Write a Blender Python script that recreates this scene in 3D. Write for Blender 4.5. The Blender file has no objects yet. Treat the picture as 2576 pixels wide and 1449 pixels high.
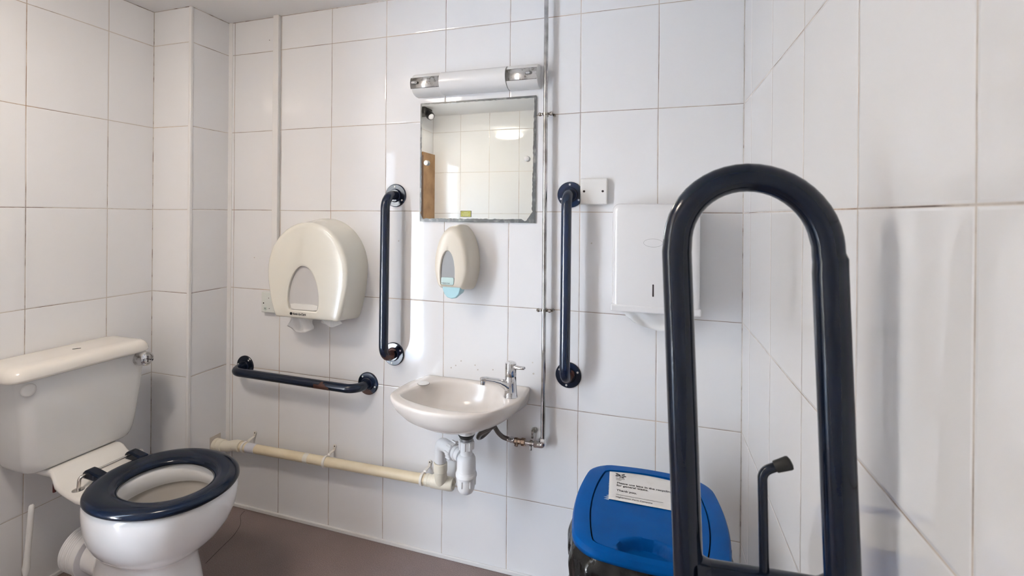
import bpy, bmesh, math, random
from mathutils import Vector, Matrix, Quaternion
random.seed(7)
S = bpy.context.scene
COL = S.collection
PI = math.pi

# ------------------------------------------------------------------ camera
cam_d = bpy.data.cameras.new('camera')
cam = bpy.data.objects.new('camera', cam_d)
COL.objects.link(cam)
YAW, ROLL = 0.3134, -0.0083
cam.matrix_world = (Matrix.Translation((-0.2572, -1.6127, 1.2542)) @ Matrix.Rotation(YAW, 4, 'Z')
                    @ Matrix.Rotation(ROLL, 4, 'Y') @ Matrix.Rotation(PI/2, 4, 'X'))
cam_d.sensor_fit = 'HORIZONTAL'
cam_d.sensor_width = 36.0
cam_d.lens = 1205.86/2576*36.0
cam_d.shift_x = 36.22/2576
cam_d.shift_y = -182.88/2576
cam_d.clip_start = 0.02
cam_d.dof.use_dof = True
cam_d.dof.focus_distance = 1.75
cam_d.dof.aperture_fstop = 8.0
S.camera = cam

# ------------------------------------------------------------------ world and lights
W = bpy.data.worlds.new('daylight'); S.world = W
W.use_nodes = True
wn = W.node_tree.nodes; wl = W.node_tree.links
bg = wn['Background']
tc = wn.new('ShaderNodeTexCoord'); sp = wn.new('ShaderNodeSeparateXYZ'); rp = wn.new('ShaderNodeValToRGB')
wl.new(tc.outputs['Generated'], sp.inputs[0]); wl.new(sp.outputs['Z'], rp.inputs[0]); wl.new(rp.outputs[0], bg.inputs[0])
rp.color_ramp.elements[0].position = 0.0; rp.color_ramp.elements[0].color = (0.80, 0.89, 1.0, 1)
rp.color_ramp.elements[1].position = 0.7; rp.color_ramp.elements[1].color = (0.60, 0.77, 1.0, 1)
bg.inputs[1].default_value = 15.0

# the open doorway guides daylight sampling (a portal gives no light of its own)
pd = bpy.data.lights.new('doorway_portal', 'AREA'); pd.shape = 'RECTANGLE'; pd.size = 0.47; pd.size_y = 1.74
pd.cycles.is_portal = True
po = bpy.data.objects.new('doorway_portal', pd); COL.objects.link(po)
po.location = (-2.085, -1.5375, 0.88); po.rotation_euler = (PI/2, 0, -PI/2)

sd_ = bpy.data.lights.new('sun', 'SUN'); sd_.energy = 1000.0; sd_.angle = math.radians(0.6); sd_.color = (0.96, 0.98, 1.0)
so_ = bpy.data.objects.new('sun', sd_); COL.objects.link(so_)
so_.rotation_euler = Vector((-0.02, -0.52, -0.85)).to_track_quat('-Z', 'Y').to_euler()

S.view_settings.view_transform = 'Standard'
S.view_settings.look = 'None'
S.view_settings.gamma = 1.0
S.view_settings.use_curve_mapping = False
S.view_settings.exposure = 0.93
LAMP = 30.0

# ------------------------------------------------------------------ materials
MATS = {}
def mat(name, col, rough=0.5, metal=0.0, spec=0.5, coat=0.0, bump=None, var=None, trans=0.0, ior=1.5, alpha=None, emit=None):
    if name in MATS: return MATS[name]
    m = bpy.data.materials.new(name); m.use_nodes = True
    nt = m.node_tree; b = nt.nodes['Principled BSDF']
    b.inputs['Base Color'].default_value = (*col, 1)
    b.inputs['Roughness'].default_value = rough
    b.inputs['Metallic'].default_value = metal
    b.inputs['Specular IOR Level'].default_value = spec
    b.inputs['IOR'].default_value = ior
    b.inputs['Coat Weight'].default_value = coat
    b.inputs['Transmission Weight'].default_value = trans
    if emit:
        b.inputs['Emission Color'].default_value = (*emit[0], 1); b.inputs['Emission Strength'].default_value = emit[1]
    tcn = nt.nodes.new('ShaderNodeTexCoord')
    if var:   # (other colour, scale, lo, hi)
        c2, sc, lo, hi = var
        n = nt.nodes.new('ShaderNodeTexNoise'); n.inputs['Scale'].default_value = sc; n.inputs['Detail'].default_value = 5
        r = nt.nodes.new('ShaderNodeMapRange'); r.inputs[1].default_value = lo; r.inputs[2].default_value = hi
        mx = nt.nodes.new('ShaderNodeMix'); mx.data_type = 'RGBA'
        nt.links.new(tcn.outputs['Object'], n.inputs['Vector']); nt.links.new(n.outputs[0], r.inputs[0])
        nt.links.new(r.outputs[0], mx.inputs[0])
        mx.inputs[6].default_value = (*col, 1); mx.inputs[7].default_value = (*c2, 1)
        nt.links.new(mx.outputs[2], b.inputs['Base Color'])
    if bump:  # (scale, strength, distance)
        n = nt.nodes.new('ShaderNodeTexNoise'); n.inputs['Scale'].default_value = bump[0]; n.inputs['Detail'].default_value = 4
        bu = nt.nodes.new('ShaderNodeBump'); bu.inputs['Strength'].default_value = bump[1]; bu.inputs['Distance'].default_value = bump[2]
        nt.links.new(tcn.outputs['Object'], n.inputs['Vector']); nt.links.new(n.outputs[0], bu.inputs['Height'])
        nt.links.new(bu.outputs[0], b.inputs['Normal'])
    MATS[name] = m
    return m

def mth(nt, op, a, b=None, c=None, clamp=False):
    n = nt.nodes.new('ShaderNodeMath'); n.operation = op; n.use_clamp = clamp
    for i, v in enumerate((a, b, c)):
        if v is None: continue
        if isinstance(v, (int, float)): n.inputs[i].default_value = v
        else: nt.links.new(v, n.inputs[i])
    return n.outputs[0]

TW, TH, RZ = 0.2471, 0.333, 1.267
def tile_mat(name, axis, u0, verticals=True, col=(0.86, 0.86, 0.87), stain=0.5, tilts=()):
    """glossy ceramic tiles with grout lines; axis = world axis running along the wall."""
    m = bpy.data.materials.new(name); m.use_nodes = True
    nt = m.node_tree; N = nt.nodes; Lk = nt.links
    b = N['Principled BSDF']
    tcn = N.new('ShaderNodeTexCoord'); s = N.new('ShaderNodeSeparateXYZ'); Lk.new(tcn.outputs['Object'], s.inputs[0])
    # slightly wavy lines, as hand-laid tiles are
    wob = N.new('ShaderNodeTexNoise'); wob.inputs['Scale'].default_value = 2.3; Lk.new(tcn.outputs['Object'], wob.inputs['Vector'])
    wv = mth(nt, 'MULTIPLY', mth(nt, 'SUBTRACT', wob.outputs[0], 0.5), 0.006)
    u = mth(nt, 'DIVIDE', mth(nt, 'SUBTRACT', mth(nt, 'ADD', s.outputs[axis], wv), u0), TW)
    v = mth(nt, 'DIVIDE', mth(nt, 'SUBTRACT', mth(nt, 'ADD', s.outputs['Z'], wv), RZ), TH)
    def dist(t, size):
        f = mth(nt, 'FRACT', mth(nt, 'ADD', t, 100.5))
        return mth(nt, 'MULTIPLY', mth(nt, 'ABSOLUTE', mth(nt, 'SUBTRACT', f, 0.5)), size)
    dv = dist(v, TH)
    if verticals:
        du = dist(u, TW); d = mth(nt, 'MINIMUM', du, dv)
    else:
        du = None; d = dv
    def step(x, lo, hi):
        r = N.new('ShaderNodeMapRange'); r.inputs[1].default_value = lo; r.inputs[2].default_value = hi
        Lk.new(x, r.inputs[0]); return r.outputs[0]
    grout = mth(nt, 'SUBTRACT', 1.0, step(d, 0.0011, 0.0019))
    # dirty brown line lying inside the grout, broken up along its length
    ns = N.new('ShaderNodeTexNoise'); ns.inputs['Scale'].default_value = 4.2; ns.inputs['Detail'].default_value = 6; ns.inputs['Roughness'].default_value = 0.7
    Lk.new(tcn.outputs['Object'], ns.inputs['Vector'])
    amt = mth(nt, 'MULTIPLY', step(ns.outputs[0], 0.56-0.22*stain, 0.60), 1.0)
    amt = mth(nt, 'ADD', mth(nt, 'MULTIPLY', amt, 0.8), 0.16)
    ln = mth(nt, 'SUBTRACT', 1.0, step(d, 0.0005, 0.0012))
    dirt = mth(nt, 'MULTIPLY', ln, amt)
    hue = N.new('ShaderNodeTexNoise'); hue.inputs['Scale'].default_value = 3.1
    Lk.new(tcn.outputs['Object'], hue.inputs['Vector'])
    dc = N.new('ShaderNodeMix'); dc.data_type = 'RGBA'; Lk.new(step(hue.outputs[0], 0.52, 0.62), dc.inputs[0])
    dc.inputs[6].default_value = (0.10, 0.065, 0.055, 1); dc.inputs[7].default_value = (0.42, 0.24, 0.12, 1)
    gc = N.new('ShaderNodeMix'); gc.data_type = 'RGBA'; Lk.new(dirt, gc.inputs[0])
    gc.inputs[6].default_value = (0.66, 0.61, 0.56, 1); Lk.new(dc.outputs[2], gc.inputs[7])
    fac = N.new('ShaderNodeMix'); fac.data_type = 'RGBA'; Lk.new(grout, fac.inputs[0])
    fac.inputs[6].default_value = (*col, 1); Lk.new(gc.outputs[2], fac.inputs[7])
    Lk.new(fac.outputs[2], b.inputs['Base Color'])
    ro = mth(nt, 'ADD', mth(nt, 'MULTIPLY', grout, 0.6), 0.05)
    Lk.new(ro, b.inputs['Roughness'])
    b.inputs['IOR'].default_value = 1.52
    # each tile sits at its own tiny angle
    fl = N.new('ShaderNodeCombineXYZ')
    Lk.new(mth(nt, 'FLOOR', u), fl.inputs[0]) if verticals else None
    Lk.new(mth(nt, 'FLOOR', v), fl.inputs[1])
    wn_ = N.new('ShaderNodeTexWhiteNoise'); wn_.noise_dimensions = '3D'; Lk.new(fl.outputs[0], wn_.inputs['Vector'])
    vm = N.new('ShaderNodeVectorMath'); vm.operation = 'SUBTRACT'; Lk.new(wn_.outputs['Color'], vm.inputs[0]); vm.inputs[1].default_value = (.5, .5, .5)
    vs = N.new('ShaderNodeVectorMath'); vs.operation = 'SCALE'; Lk.new(vm.outputs[0], vs.inputs[0]); vs.inputs['Scale'].default_value = 0.012
    geo = N.new('ShaderNodeNewGeometry')
    tv = vs.outputs[0]
    for (iu, iv, ax_, az_) in tilts:      # single tiles bedded visibly out of plane
        k = mth(nt, 'MULTIPLY', mth(nt, 'COMPARE', mth(nt, 'FLOOR', u), iu, 0.1), mth(nt, 'COMPARE', mth(nt, 'FLOOR', v), iv, 0.1))
        cv = N.new('ShaderNodeCombineXYZ'); Lk.new(mth(nt, 'MULTIPLY', k, ax_), cv.inputs[0]); Lk.new(mth(nt, 'MULTIPLY', k, az_), cv.inputs[2])
        ad = N.new('ShaderNodeVectorMath'); ad.operation = 'ADD'; Lk.new(tv, ad.inputs[0]); Lk.new(cv.outputs[0], ad.inputs[1]); tv = ad.outputs[0]
    va = N.new('ShaderNodeVectorMath'); va.operation = 'ADD'; Lk.new(geo.outputs['Normal'], va.inputs[0]); Lk.new(tv, va.inputs[1])
    vn = N.new('ShaderNodeVectorMath'); vn.operation = 'NORMALIZE'; Lk.new(va.outputs[0], vn.inputs[0])
    pil = step(d, 0.0010, 0.0045)
    lw = N.new('ShaderNodeTexNoise'); lw.inputs['Scale'].default_value = 9; lw.inputs['Detail'].default_value = 3
    Lk.new(tcn.outputs['Object'], lw.inputs['Vector'])
    h = mth(nt, 'ADD', pil, mth(nt, 'MULTIPLY', lw.outputs[0], 0.12))
    bu = N.new('ShaderNodeBump'); bu.inputs['Strength'].default_value = 0.5; bu.inputs['Distance'].default_value = 0.0012
    Lk.new(h, bu.inputs['Height']); Lk.new(vn.outputs[0], bu.inputs['Normal']); Lk.new(bu.outputs[0], b.inputs['Normal'])
    return m

def paint_mat(name, rusts=()):
    """dark navy gloss paint, worn through to brown rust around given points (x,y,z,r)."""
    m = bpy.data.materials.new(name); m.use_nodes = True
    nt = m.node_tree; N = nt.nodes; Lk = nt.links; b = N['Principled BSDF']
    tcn = N.new('ShaderNodeTexCoord')
    b.inputs['Roughness'].default_value = 0.15; b.inputs['Specular IOR Level'].default_value = 0.40
    b.inputs['Base Color'].default_value = (0.0035, 0.0085, 0.022, 1)
    nz = N.new('ShaderNodeTexNoise'); nz.inputs['Scale'].default_value = 110; nz.inputs['Detail'].default_value = 5
    Lk.new(tcn.outputs['Object'], nz.inputs['Vector'])
    bu = N.new('ShaderNodeBump'); bu.inputs['Strength'].default_value = 0.12; bu.inputs['Distance'].default_value = 0.001
    Lk.new(nz.outputs[0], bu.inputs['Height']); Lk.new(bu.outputs[0], b.inputs['Normal'])
    if rusts:
        tot = None
        for (x, y, z, r) in rusts:
            vd = N.new('ShaderNodeVectorMath'); vd.operation = 'DISTANCE'; Lk.new(tcn.outputs['Object'], vd.inputs[0]); vd.inputs[1].default_value = (x, y, z)
            k = mth(nt, 'SUBTRACT', 1.0, mth(nt, 'DIVIDE', vd.outputs['Value'], r))
            tot = k if tot is None else mth(nt, 'MAXIMUM', tot, k)
        n2 = N.new('ShaderNodeTexNoise'); n2.inputs['Scale'].default_value = 45; n2.inputs['Detail'].default_value = 4; Lk.new(tcn.outputs['Object'], n2.inputs['Vector'])
        kk = mth(nt, 'ADD', tot, mth(nt, 'MULTIPLY', mth(nt, 'SUBTRACT', n2.outputs[0], 0.5), 1.6))
        r = N.new('ShaderNodeMapRange'); r.inputs[1].default_value = 0.18; r.inputs[2].default_value = 0.26; Lk.new(kk, r.inputs[0])
        mx = N.new('ShaderNodeMix'); mx.data_type = 'RGBA'; Lk.new(r.outputs[0], mx.inputs[0])
        mx.inputs[6].default_value = (0.0035, 0.0085, 0.022, 1); mx.inputs[7].default_value = (0.060, 0.020, 0.012, 1)
        Lk.new(mx.outputs[2], b.inputs['Base Color'])
        Lk.new(mth(nt, 'ADD', mth(nt, 'MULTIPLY', r.outputs[0], 0.35), 0.22), b.inputs['Roughness'])
    return m

CERAMIC = mat('white_ceramic', (0.87, 0.865, 0.86), 0.08, coat=0.4)
CERAMIC_SHADE = mat('shaded_bowl_ceramic', (0.47, 0.44, 0.40), 0.2)  # deep shade inside the bowl, painted in as a darker ceramic colour
BASIN = mat('cream_ceramic', (0.80, 0.755, 0.71), 0.20, var=((0.74, 0.67, 0.61), 7, 0.35, 0.7))
CISTERN = mat('cistern_ceramic', (0.80, 0.795, 0.78), 0.10, coat=0.3)
CHROME = mat('chrome', (0.72, 0.72, 0.73), 0.09, metal=1.0, var=((0.45, 0.43, 0.41), 60, 0.5, 0.7))
OLDCHROME = mat('tarnished_chrome', (0.66, 0.65, 0.63), 0.24, metal=1.0, var=((0.28, 0.25, 0.22), 90, 0.54, 0.68))
BRASS = mat('worn_brass', (0.42, 0.31, 0.24), 0.25, metal=1.0, var=((0.22, 0.16, 0.12), 70, 0.45, 0.6))
HOSE = mat('braided_steel', (0.17, 0.16, 0.15), 0.35, metal=0.9, bump=(420, 0.6, 0.001))
PLASTIC = mat('white_plastic', (0.82, 0.81, 0.79), 0.28)
PVC = mat('white_pvc', (0.83, 0.83, 0.83), 0.3, var=((0.72, 0.71, 0.69), 12, 0.5, 0.7))
PVC_OLD = mat('yellowed_pvc', (0.80, 0.70, 0.51), 0.35, var=((0.74, 0.63, 0.44), 9, 0.4, 0.65))
PVC_PALE = mat('pale_pvc', (0.80, 0.75, 0.63), 0.35)
CREAM = mat('cream_plastic', (0.80, 0.775, 0.69), 0.2, coat=0.2)
BEIGE = mat('beige_plastic', (0.74, 0.68, 0.58), 0.28)
LILAC = mat('grey_white_collar', (0.72, 0.72, 0.76), 0.4)
RUBBER = mat('black_rubber', (0.012, 0.012, 0.012), 0.55, bump=(80, 0.2, 0.001))
BLACK = mat('black_plastic', (0.012, 0.012, 0.013), 0.3)
DARKHOLE = mat('dark_recess', (0.02, 0.012, 0.012), 0.8)
INK = mat('black_print', (0.02, 0.02, 0.022), 0.6)
PAPER = mat('white_paper', (0.86, 0.86, 0.85), 0.8, bump=(35, 0.3, 0.002))
NOTICE = mat('notice_paper', (0.80, 0.79, 0.77), 0.6, var=((0.72, 0.70, 0.66), 25, 0.55, 0.75))
BLUEBIN = mat('blue_plastic', (0.0, 0.075, 0.30), 0.38, spec=0.07, bump=(300, 0.12, 0.0006), var=((0.0, 0.058, 0.24), 8, 0.45, 0.7))
LINER = mat('black_polythene', (0.006, 0.006, 0.006), 0.18, spec=0.35, bump=(22, 0.5, 0.010))
SEATM = mat('navy_seat_plastic', (0.0035, 0.0085, 0.021), 0.14, spec=0.24, bump=(120, 0.05, 0.0006))
STEEL = mat('stainless_steel', (0.62, 0.60, 0.57), 0.22, metal=1.0)
SCREW = mat('zinc_screw', (0.75, 0.74, 0.70), 0.35, metal=0.6)
PAINTW = mat('ceiling_paint', (0.90, 0.90, 0.90), 0.75, bump=(14, 0.25, 0.004))
TRIMW = mat('white_trim', (0.82, 0.81, 0.80), 0.35)
WOOD = mat('pine_wood', (0.42, 0.25, 0.12), 0.5, var=((0.28, 0.15, 0.06), 9, 0.4, 0.65))
NAVY = paint_mat('navy_paint')

# ------------------------------------------------------------------ mesh helpers
def V(*a): return Vector(a)
def finish(name, bm, m, parent=None, smooth=None, bevel=None, sub=0):
    bmesh.ops.remove_doubles(bm, verts=bm.verts, dist=1e-6)
    bmesh.ops.recalc_face_normals(bm, faces=bm.faces)
    me = bpy.data.meshes.new(name); bm.to_mesh(me); bm.free()
    o = bpy.data.objects.new(name, me); COL.objects.link(o)
    if m is not None:
        for x in (m if isinstance(m, (list, tuple)) else [m]): me.materials.append(x)
    if bevel:
        md = o.modifiers.new('bevel', 'BEVEL'); md.width = bevel[0]; md.segments = bevel[1]; md.limit_method = 'ANGLE'; md.angle_limit = 0.6
    if sub:
        md = o.modifiers.new('sub', 'SUBSURF'); md.levels = sub; md.render_levels = sub
    if smooth:
        for p in me.polygons: p.use_smooth = True
        if smooth < 3:
            try: me.set_sharp_from_angle(angle=smooth)
            except Exception: pass
    if parent is not None:
        o.parent = parent
        base = parent
        off = Vector((0, 0, 0))
        while base is not None:
            off += base.location; base = base.parent
        o.matrix_parent_inverse = Matrix.Translation(-off) if parent.parent is None else Matrix.Identity(4)
    return o

def thing(name, label, cat, loc, group=None):
    o = bpy.data.objects.new(name, None); COL.objects.link(o); o.location = loc; o.empty_display_size = 0.05
    o['label'] = label; o['category'] = cat
    if group: o['group'] = group
    return o
def struct(o): o['kind'] = 'structure'; return o
def lab(o, t): o['label'] = t; return o

def box(bm, x0, x1, y0, y1, z0, z1, mi=0):
    vs = [bm.verts.new(p) for p in ((x0,y0,z0),(x1,y0,z0),(x1,y1,z0),(x0,y1,z0),(x0,y0,z1),(x1,y0,z1),(x1,y1,z1),(x0,y1,z1))]
    for f in ((0,1,2,3),(4,5,6,7),(0,1,5,4),(1,2,6,5),(2,3,7,6),(3,0,4,7)):
        fc = bm.faces.new([vs[i] for i in f]); fc.material_index = mi
def boxo(name, x0, x1, y0, y1, z0, z1, m, parent=None, bevel=None):
    bm = bmesh.new(); box(bm, x0, x1, y0, y1, z0, z1)
    return finish(name, bm, m, parent, bevel=bevel, smooth=0.6 if bevel else None)

def loft(bm, rings, cap0=True, cap1=True, closed=True, mi=0):
    vr = [[bm.verts.new(p) for p in r] for r in rings]
    n = len(rings[0])
    for a, b in zip(vr, vr[1:]):
        for i in range(n if closed else n-1):
            j = (i+1) % n
            f = bm.faces.new((a[i], a[j], b[j], b[i])); f.material_index = mi
    if cap0: bm.faces.new(vr[0]).material_index = mi
    if cap1: bm.faces.new(list(reversed(vr[-1]))).material_index = mi
    return vr

def frame(t, ref=None):
    t = t.normalized()
    up = ref if ref is not None else (V(0,0,1) if abs(t.z) < 0.9 else V(1,0,0))
    a = (up - t*up.dot(t)).normalized(); return a, t.cross(a)
def tube(bm, pts, r, n=24, caps=True, mi=0):
    pts = [Vector(p) for p in pts]
    rs = r if isinstance(r, (list, tuple)) else [r]*len(pts)
    rings = []; a = None
    for i, p in enumerate(pts):
        if i == 0: t = pts[1]-p
        elif i == len(pts)-1: t = p-pts[i-1]
        else: t = (pts[i+1]-p).normalized() + (p-pts[i-1]).normalized()
        t.normalize()
        if a is None: a, b = frame(t)
        else:
            a = (a - t*a.dot(t)).normalized(); b = t.cross(a)
        rings.append([p + (a*math.cos(2*PI*k/n) + b*math.sin(2*PI*k/n))*rs[i] for k in range(n)])
    return loft(bm, rings, caps, caps, mi=mi)
def fillet(pts, rad, seg=10):
    """polyline with rounded corners"""
    pts = [Vector(p) for p in pts]; out = [pts[0]]
    for i in range(1, len(pts)-1):
        rr = rad[i-1] if isinstance(rad, (list, tuple)) else rad
        p, q, s = pts[i-1], pts[i], pts[i+1]
        d1 = (p-q).normalized(); d2 = (s-q).normalized()
        ang = d1.angle(d2)
        if ang > PI-0.01: out.append(q); continue
        tl = rr/math.tan(ang/2); c = q + (d1+d2).normalized()*(rr/math.sin(ang/2))
        a = q+d1*tl-c; b = q+d2*tl-c; full = a.angle(b); ax = a.cross(b).normalized()
        for k in range(seg+1): out.append(c + Quaternion(ax, full*k/seg) @ a)
    out.append(pts[-1]); return out
def lathe(bm, base, axis, prof, n=28, mi=0, ref=None):
    """prof = [(radius, height along axis)]"""
    base = Vector(base); axis = Vector(axis).normalized(); a, b = frame(axis, ref)
    rings = []
    for r, h in prof:
        rr = max(r, 1e-5)
        rings.append([base + axis*h + (a*math.cos(2*PI*k/n)+b*math.sin(2*PI*k/n))*rr for k in range(n)])
    return loft(bm, rings, True, True, mi=mi)
def catmull(P, n, closed=True):
    out = []; m = len(P)
    segs = m if closed else m-1
    for i in range(segs):
        p0, p1, p2, p3 = (P[(i-1) % m], P[i], P[(i+1) % m], P[(i+2) % m]) if closed else (P[max(i-1,0)], P[i], P[i+1], P[min(i+2,m-1)])
        for k in range(n):
            t = k/n
            out.append(tuple(0.5*((2*b)+(-a+c)*t+(2*a-5*b+4*c-d)*t*t+(-a+3*b-3*c+d)*t**3) for a, b, c, d in zip(p0, p1, p2, p3)))
    if not closed: out.append(tuple(P[-1]))
    return out
def star(poly, c, N=72, a0=0.0):
    """resample a 2-D outline at N equal angles about c"""
    out = []
    for k in range(N):
        an = a0+2*PI*k/N; dx, dy = math.cos(an), math.sin(an); best = 0
        for i in range(len(poly)):
            x1, y1 = poly[i][0]-c[0], poly[i][1]-c[1]; x2, y2 = poly[(i+1) % len(poly)][0]-c[0], poly[(i+1) % len(poly)][1]-c[1]
            ex, ey = x2-x1, y2-y1; den = dx*ey-dy*ex
            if abs(den) < 1e-12: continue
            t = (x1*ey-y1*ex)/den; s_ = (x1*dy-y1*dx)/den
            if -1e-9 <= s_ <= 1+1e-9 and t > best: best = t
        out.append((c[0]+dx*best, c[1]+dy*best))
    return out
def rrect(x0, x1, y0, y1, r, seg=6):
    P = []
    rs = r if isinstance(r, (list, tuple)) else [r]*4      # order: x1y1, x0y1, x0y0, x1y0
    for (cx, cy, a, rr) in ((x1, y1, 0, rs[0]), (x0, y1, 90, rs[1]), (x0, y0, 180, rs[2]), (x1, y0, 270, rs[3])):
        ccx = cx - rr if a in (0, 270) else cx + rr; ccy = cy - rr if a in (0, 90) else cy + rr
        for k in range(seg+1):
            t = math.radians(a+90*k/seg); P.append((ccx+rr*math.cos(t), ccy+rr*math.sin(t)))
    return P
def text_mesh(txt, size, origin, xdir, ydir, sx=1.0, align='LEFT', extr=0.0003, bold=0.0):
    cu = bpy.data.curves.new('txt', 'FONT'); cu.body = txt; cu.size = size; cu.align_x = align; cu.extrude = 0.0; cu.offset = bold
    o = bpy.data.objects.new('txt', cu); COL.objects.link(o)
    bpy.context.view_layer.update()
    me = bpy.data.meshes.new_from_object(o.evaluated_get(bpy.context.evaluated_depsgraph_get()))
    bpy.data.objects.remove(o); bpy.data.curves.remove(cu)
    xd, yd, og = Vector(xdir).normalized(), Vector(ydir).normalized(), Vector(origin)
    nz = xd.cross(yd)
    for v in me.vertices: v.co = og + xd*v.co.x*sx + yd*v.co.y + nz*extr
    return me
def text_obj(name, lines, m, parent):
    """lines = list of meshes, joined into one object"""
    bm = bmesh.new()
    for me in lines: bm.from_mesh(me)
    o_me = bpy.data.meshes.new(name); bm.to_mesh(o_me); bm.free(); o_me.materials.append(m)
    o = bpy.data.objects.new(name, o_me); COL.objects.link(o)
    o.parent = parent
    if parent.parent is None and parent.type == 'EMPTY': o.matrix_parent_inverse = Matrix.Translation(-parent.location)
    return o

# ================================================================== SETTING
CZ = 2.073           # ceiling height
BX, BY = -2.0043, -0.1817   # corner of the boxed-in column
LX = -2.2047
RX = 0.0035
FY = -2.02
LRX = -2.0           # the wall left of the toilet recess
T_back = tile_mat('tiles_back', 'X', RX, stain=0.80, tilts=[(-5, 0, 0.036, 0.0), (-5, -1, -0.034, 0.0), (-5, -2, -0.040, 0.0), (-5, -3, -0.030, 0.0)])
T_right = tile_mat('tiles_right', 'Y', -0.112, stain=0.45)
T_left = tile_mat('tiles_left', 'Y', -0.3528, stain=0.35)
T_plain = tile_mat('tiles_column', 'Y', 0.0, verticals=False, stain=0.45)
T_front = tile_mat('tiles_front', 'X', -1.257, stain=0.3)
struct(boxo('wall_back', BX-0.01, RX+0.12, 0, 0.1, -0.05, CZ+0.1, T_back))
struct(boxo('wall_right', RX, RX+0.12, FY-0.1, 0, -0.05, CZ+0.1, T_right))
struct(boxo('wall_left', LX-0.1, LX, -1.0, BY+0.02, -0.05, CZ+0.1, T_left))
struct(boxo('wall_column', LX-0.1, BX, BY, 0.1, -0.05, CZ+0.1, T_plain))
struct(boxo('wall_front', LRX-0.3, RX+0.12, FY-0.1, FY, -0.05, CZ+0.1, T_front))
bm = bmesh.new()
DY0, DY1, DZ = -1.805, -1.27, 1.75
box(bm, LRX-0.08, LRX, DY1, -1.0, -0.05, CZ+0.1)
box(bm, LRX-0.08, LRX, FY, DY0, -0.05, CZ+0.1)
box(bm, LRX-0.08, LRX, DY0, DY1, DZ, CZ+0.1)
box(bm, LX-0.1, LRX-0.07, -1.06, -1.0, -0.05, CZ+0.1)
struct(finish('wall_doorside', bm, T_left))
struct(boxo('ceiling', LX-0.12, RX+0.12, FY-0.1, 0.1, CZ, CZ+0.1, PAINTW))

# floor: mauve-brown speckled vinyl with a split seam near the back left corner
fm = bpy.data.materials.new('mauve_vinyl'); fm.use_nodes = True
nt = fm.node_tree; b = nt.nodes['Principled BSDF']
tcn = nt.nodes.new('ShaderNodeTexCoord')
n1 = nt.nodes.new('ShaderNodeTexNoise'); n1.inputs['Scale'].default_value = 420; n1.inputs['Detail'].default_value = 2
n2 = nt.nodes.new('ShaderNodeTexNoise'); n2.inputs['Scale'].default_value = 5; n2.inputs['Detail'].default_value = 5
r1 = nt.nodes.new('ShaderNodeValToRGB')
r1.color_ramp.elements[0].position = 0.3; r1.color_ramp.elements[0].color = (0.15, 0.108, 0.10, 1)
r1.color_ramp.elements[1].position = 0.7; r1.color_ramp.elements[1].color = (0.33, 0.25, 0.235, 1)
mx = nt.nodes.new('ShaderNodeMix'); mx.data_type = 'RGBA'; mx.blend_type = 'MULTIPLY'; mx.inputs[0].default_value = 1.0
r2 = nt.nodes.new('ShaderNodeValToRGB')
r2.color_ramp.elements[0].position = 0.3; r2.color_ramp.elements[0].color = (0.80, 0.80, 0.80, 1)
r2.color_ramp.elements[1].position = 0.7; r2.color_ramp.elements[1].color = (1, 1, 1, 1)
for n in (n1, n2): nt.links.new(tcn.outputs['Object'], n.inputs['Vector'])
nt.links.new(n1.outputs[0], r1.inputs[0]); nt.links.new(n2.outputs[0], r2.inputs[0])
nt.links.new(r1.outputs[0], mx.inputs[6]); nt.links.new(r2.outputs[0], mx.inputs[7]); nt.links.new(mx.outputs[2], b.inputs['Base Color'])
b.inputs['Roughness'].default_value = 0.38
bu = nt.nodes.new('ShaderNodeBump'); bu.inputs['Strength'].default_value = 0.15; bu.inputs['Distance'].default_value = 0.002
nt.links.new(n1.outputs[0], bu.inputs['Height']); nt.links.new(bu.outputs[0], b.inputs['Normal'])
FLO = struct(boxo('floor', LX-0.12, RX+0.12, FY-0.1, 0.1, -0.05, 0.0, fm))
bm = bmesh.new()
tube(bm, catmull([(-1.883, -0.018, 0.0005), (-1.872, -0.05, 0.0005), (-1.83, -0.09, 0.0005), (-1.80, -0.15, 0.0005), (-1.787, -0.215, 0.0005), (-1.77, -0.30, 0.0005)], 6, False), 0.0008, 6)
finish('vinyl_split', bm, mat('split_brown', (0.05, 0.033, 0.028), 0.8), FLO)

# trims
struct(boxo('baseboard_back', BX, RX, -0.008, 0, 0, 0.014, TRIMW, bevel=(0.002, 2)))
struct(boxo('baseboard_left', LX, LX+0.008, -1.0, BY, 0, 0.014, TRIMW, bevel=(0.002, 2)))
struct(boxo('baseboard_right', RX-0.008, RX, FY, -0.008, 0, 0.014, TRIMW, bevel=(0.002, 2)))
struct(boxo('trim_1', BX-0.010, BX+0.0035, BY-0.0035, BY+0.010, 0, CZ, TRIMW, bevel=(0.0035, 3)))
struct(boxo('trim_2', BX-0.001, BX+0.019, -0.0035, 0.001, 0.014, CZ, TRIMW, bevel=(0.001, 2)))
CAULK = mat('stained_caulk', (0.62, 0.57, 0.52), 0.7, var=((0.26, 0.20, 0.17), 26, 0.52, 0.64))
for i, (p, q) in enumerate([((LX, BY, 0.0), (LX, BY, CZ)), ((RX, 0, 0.0), (RX, 0, CZ)), ((BX+0.004, 0, CZ), (RX, 0, CZ)), ((LX, BY, CZ), (BX, BY, CZ)), ((BX, BY, CZ), (BX, 0, CZ)), ((LX, -1.0, CZ), (LX, BY, CZ)), ((BX, 0, 0.014), (BX, 0, CZ))]):
    bm = bmesh.new(); tube(bm, [p, q], 0.0019, 8); struct(finish('trim_%d' % (i+3), bm, CAULK, smooth=2))
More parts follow.
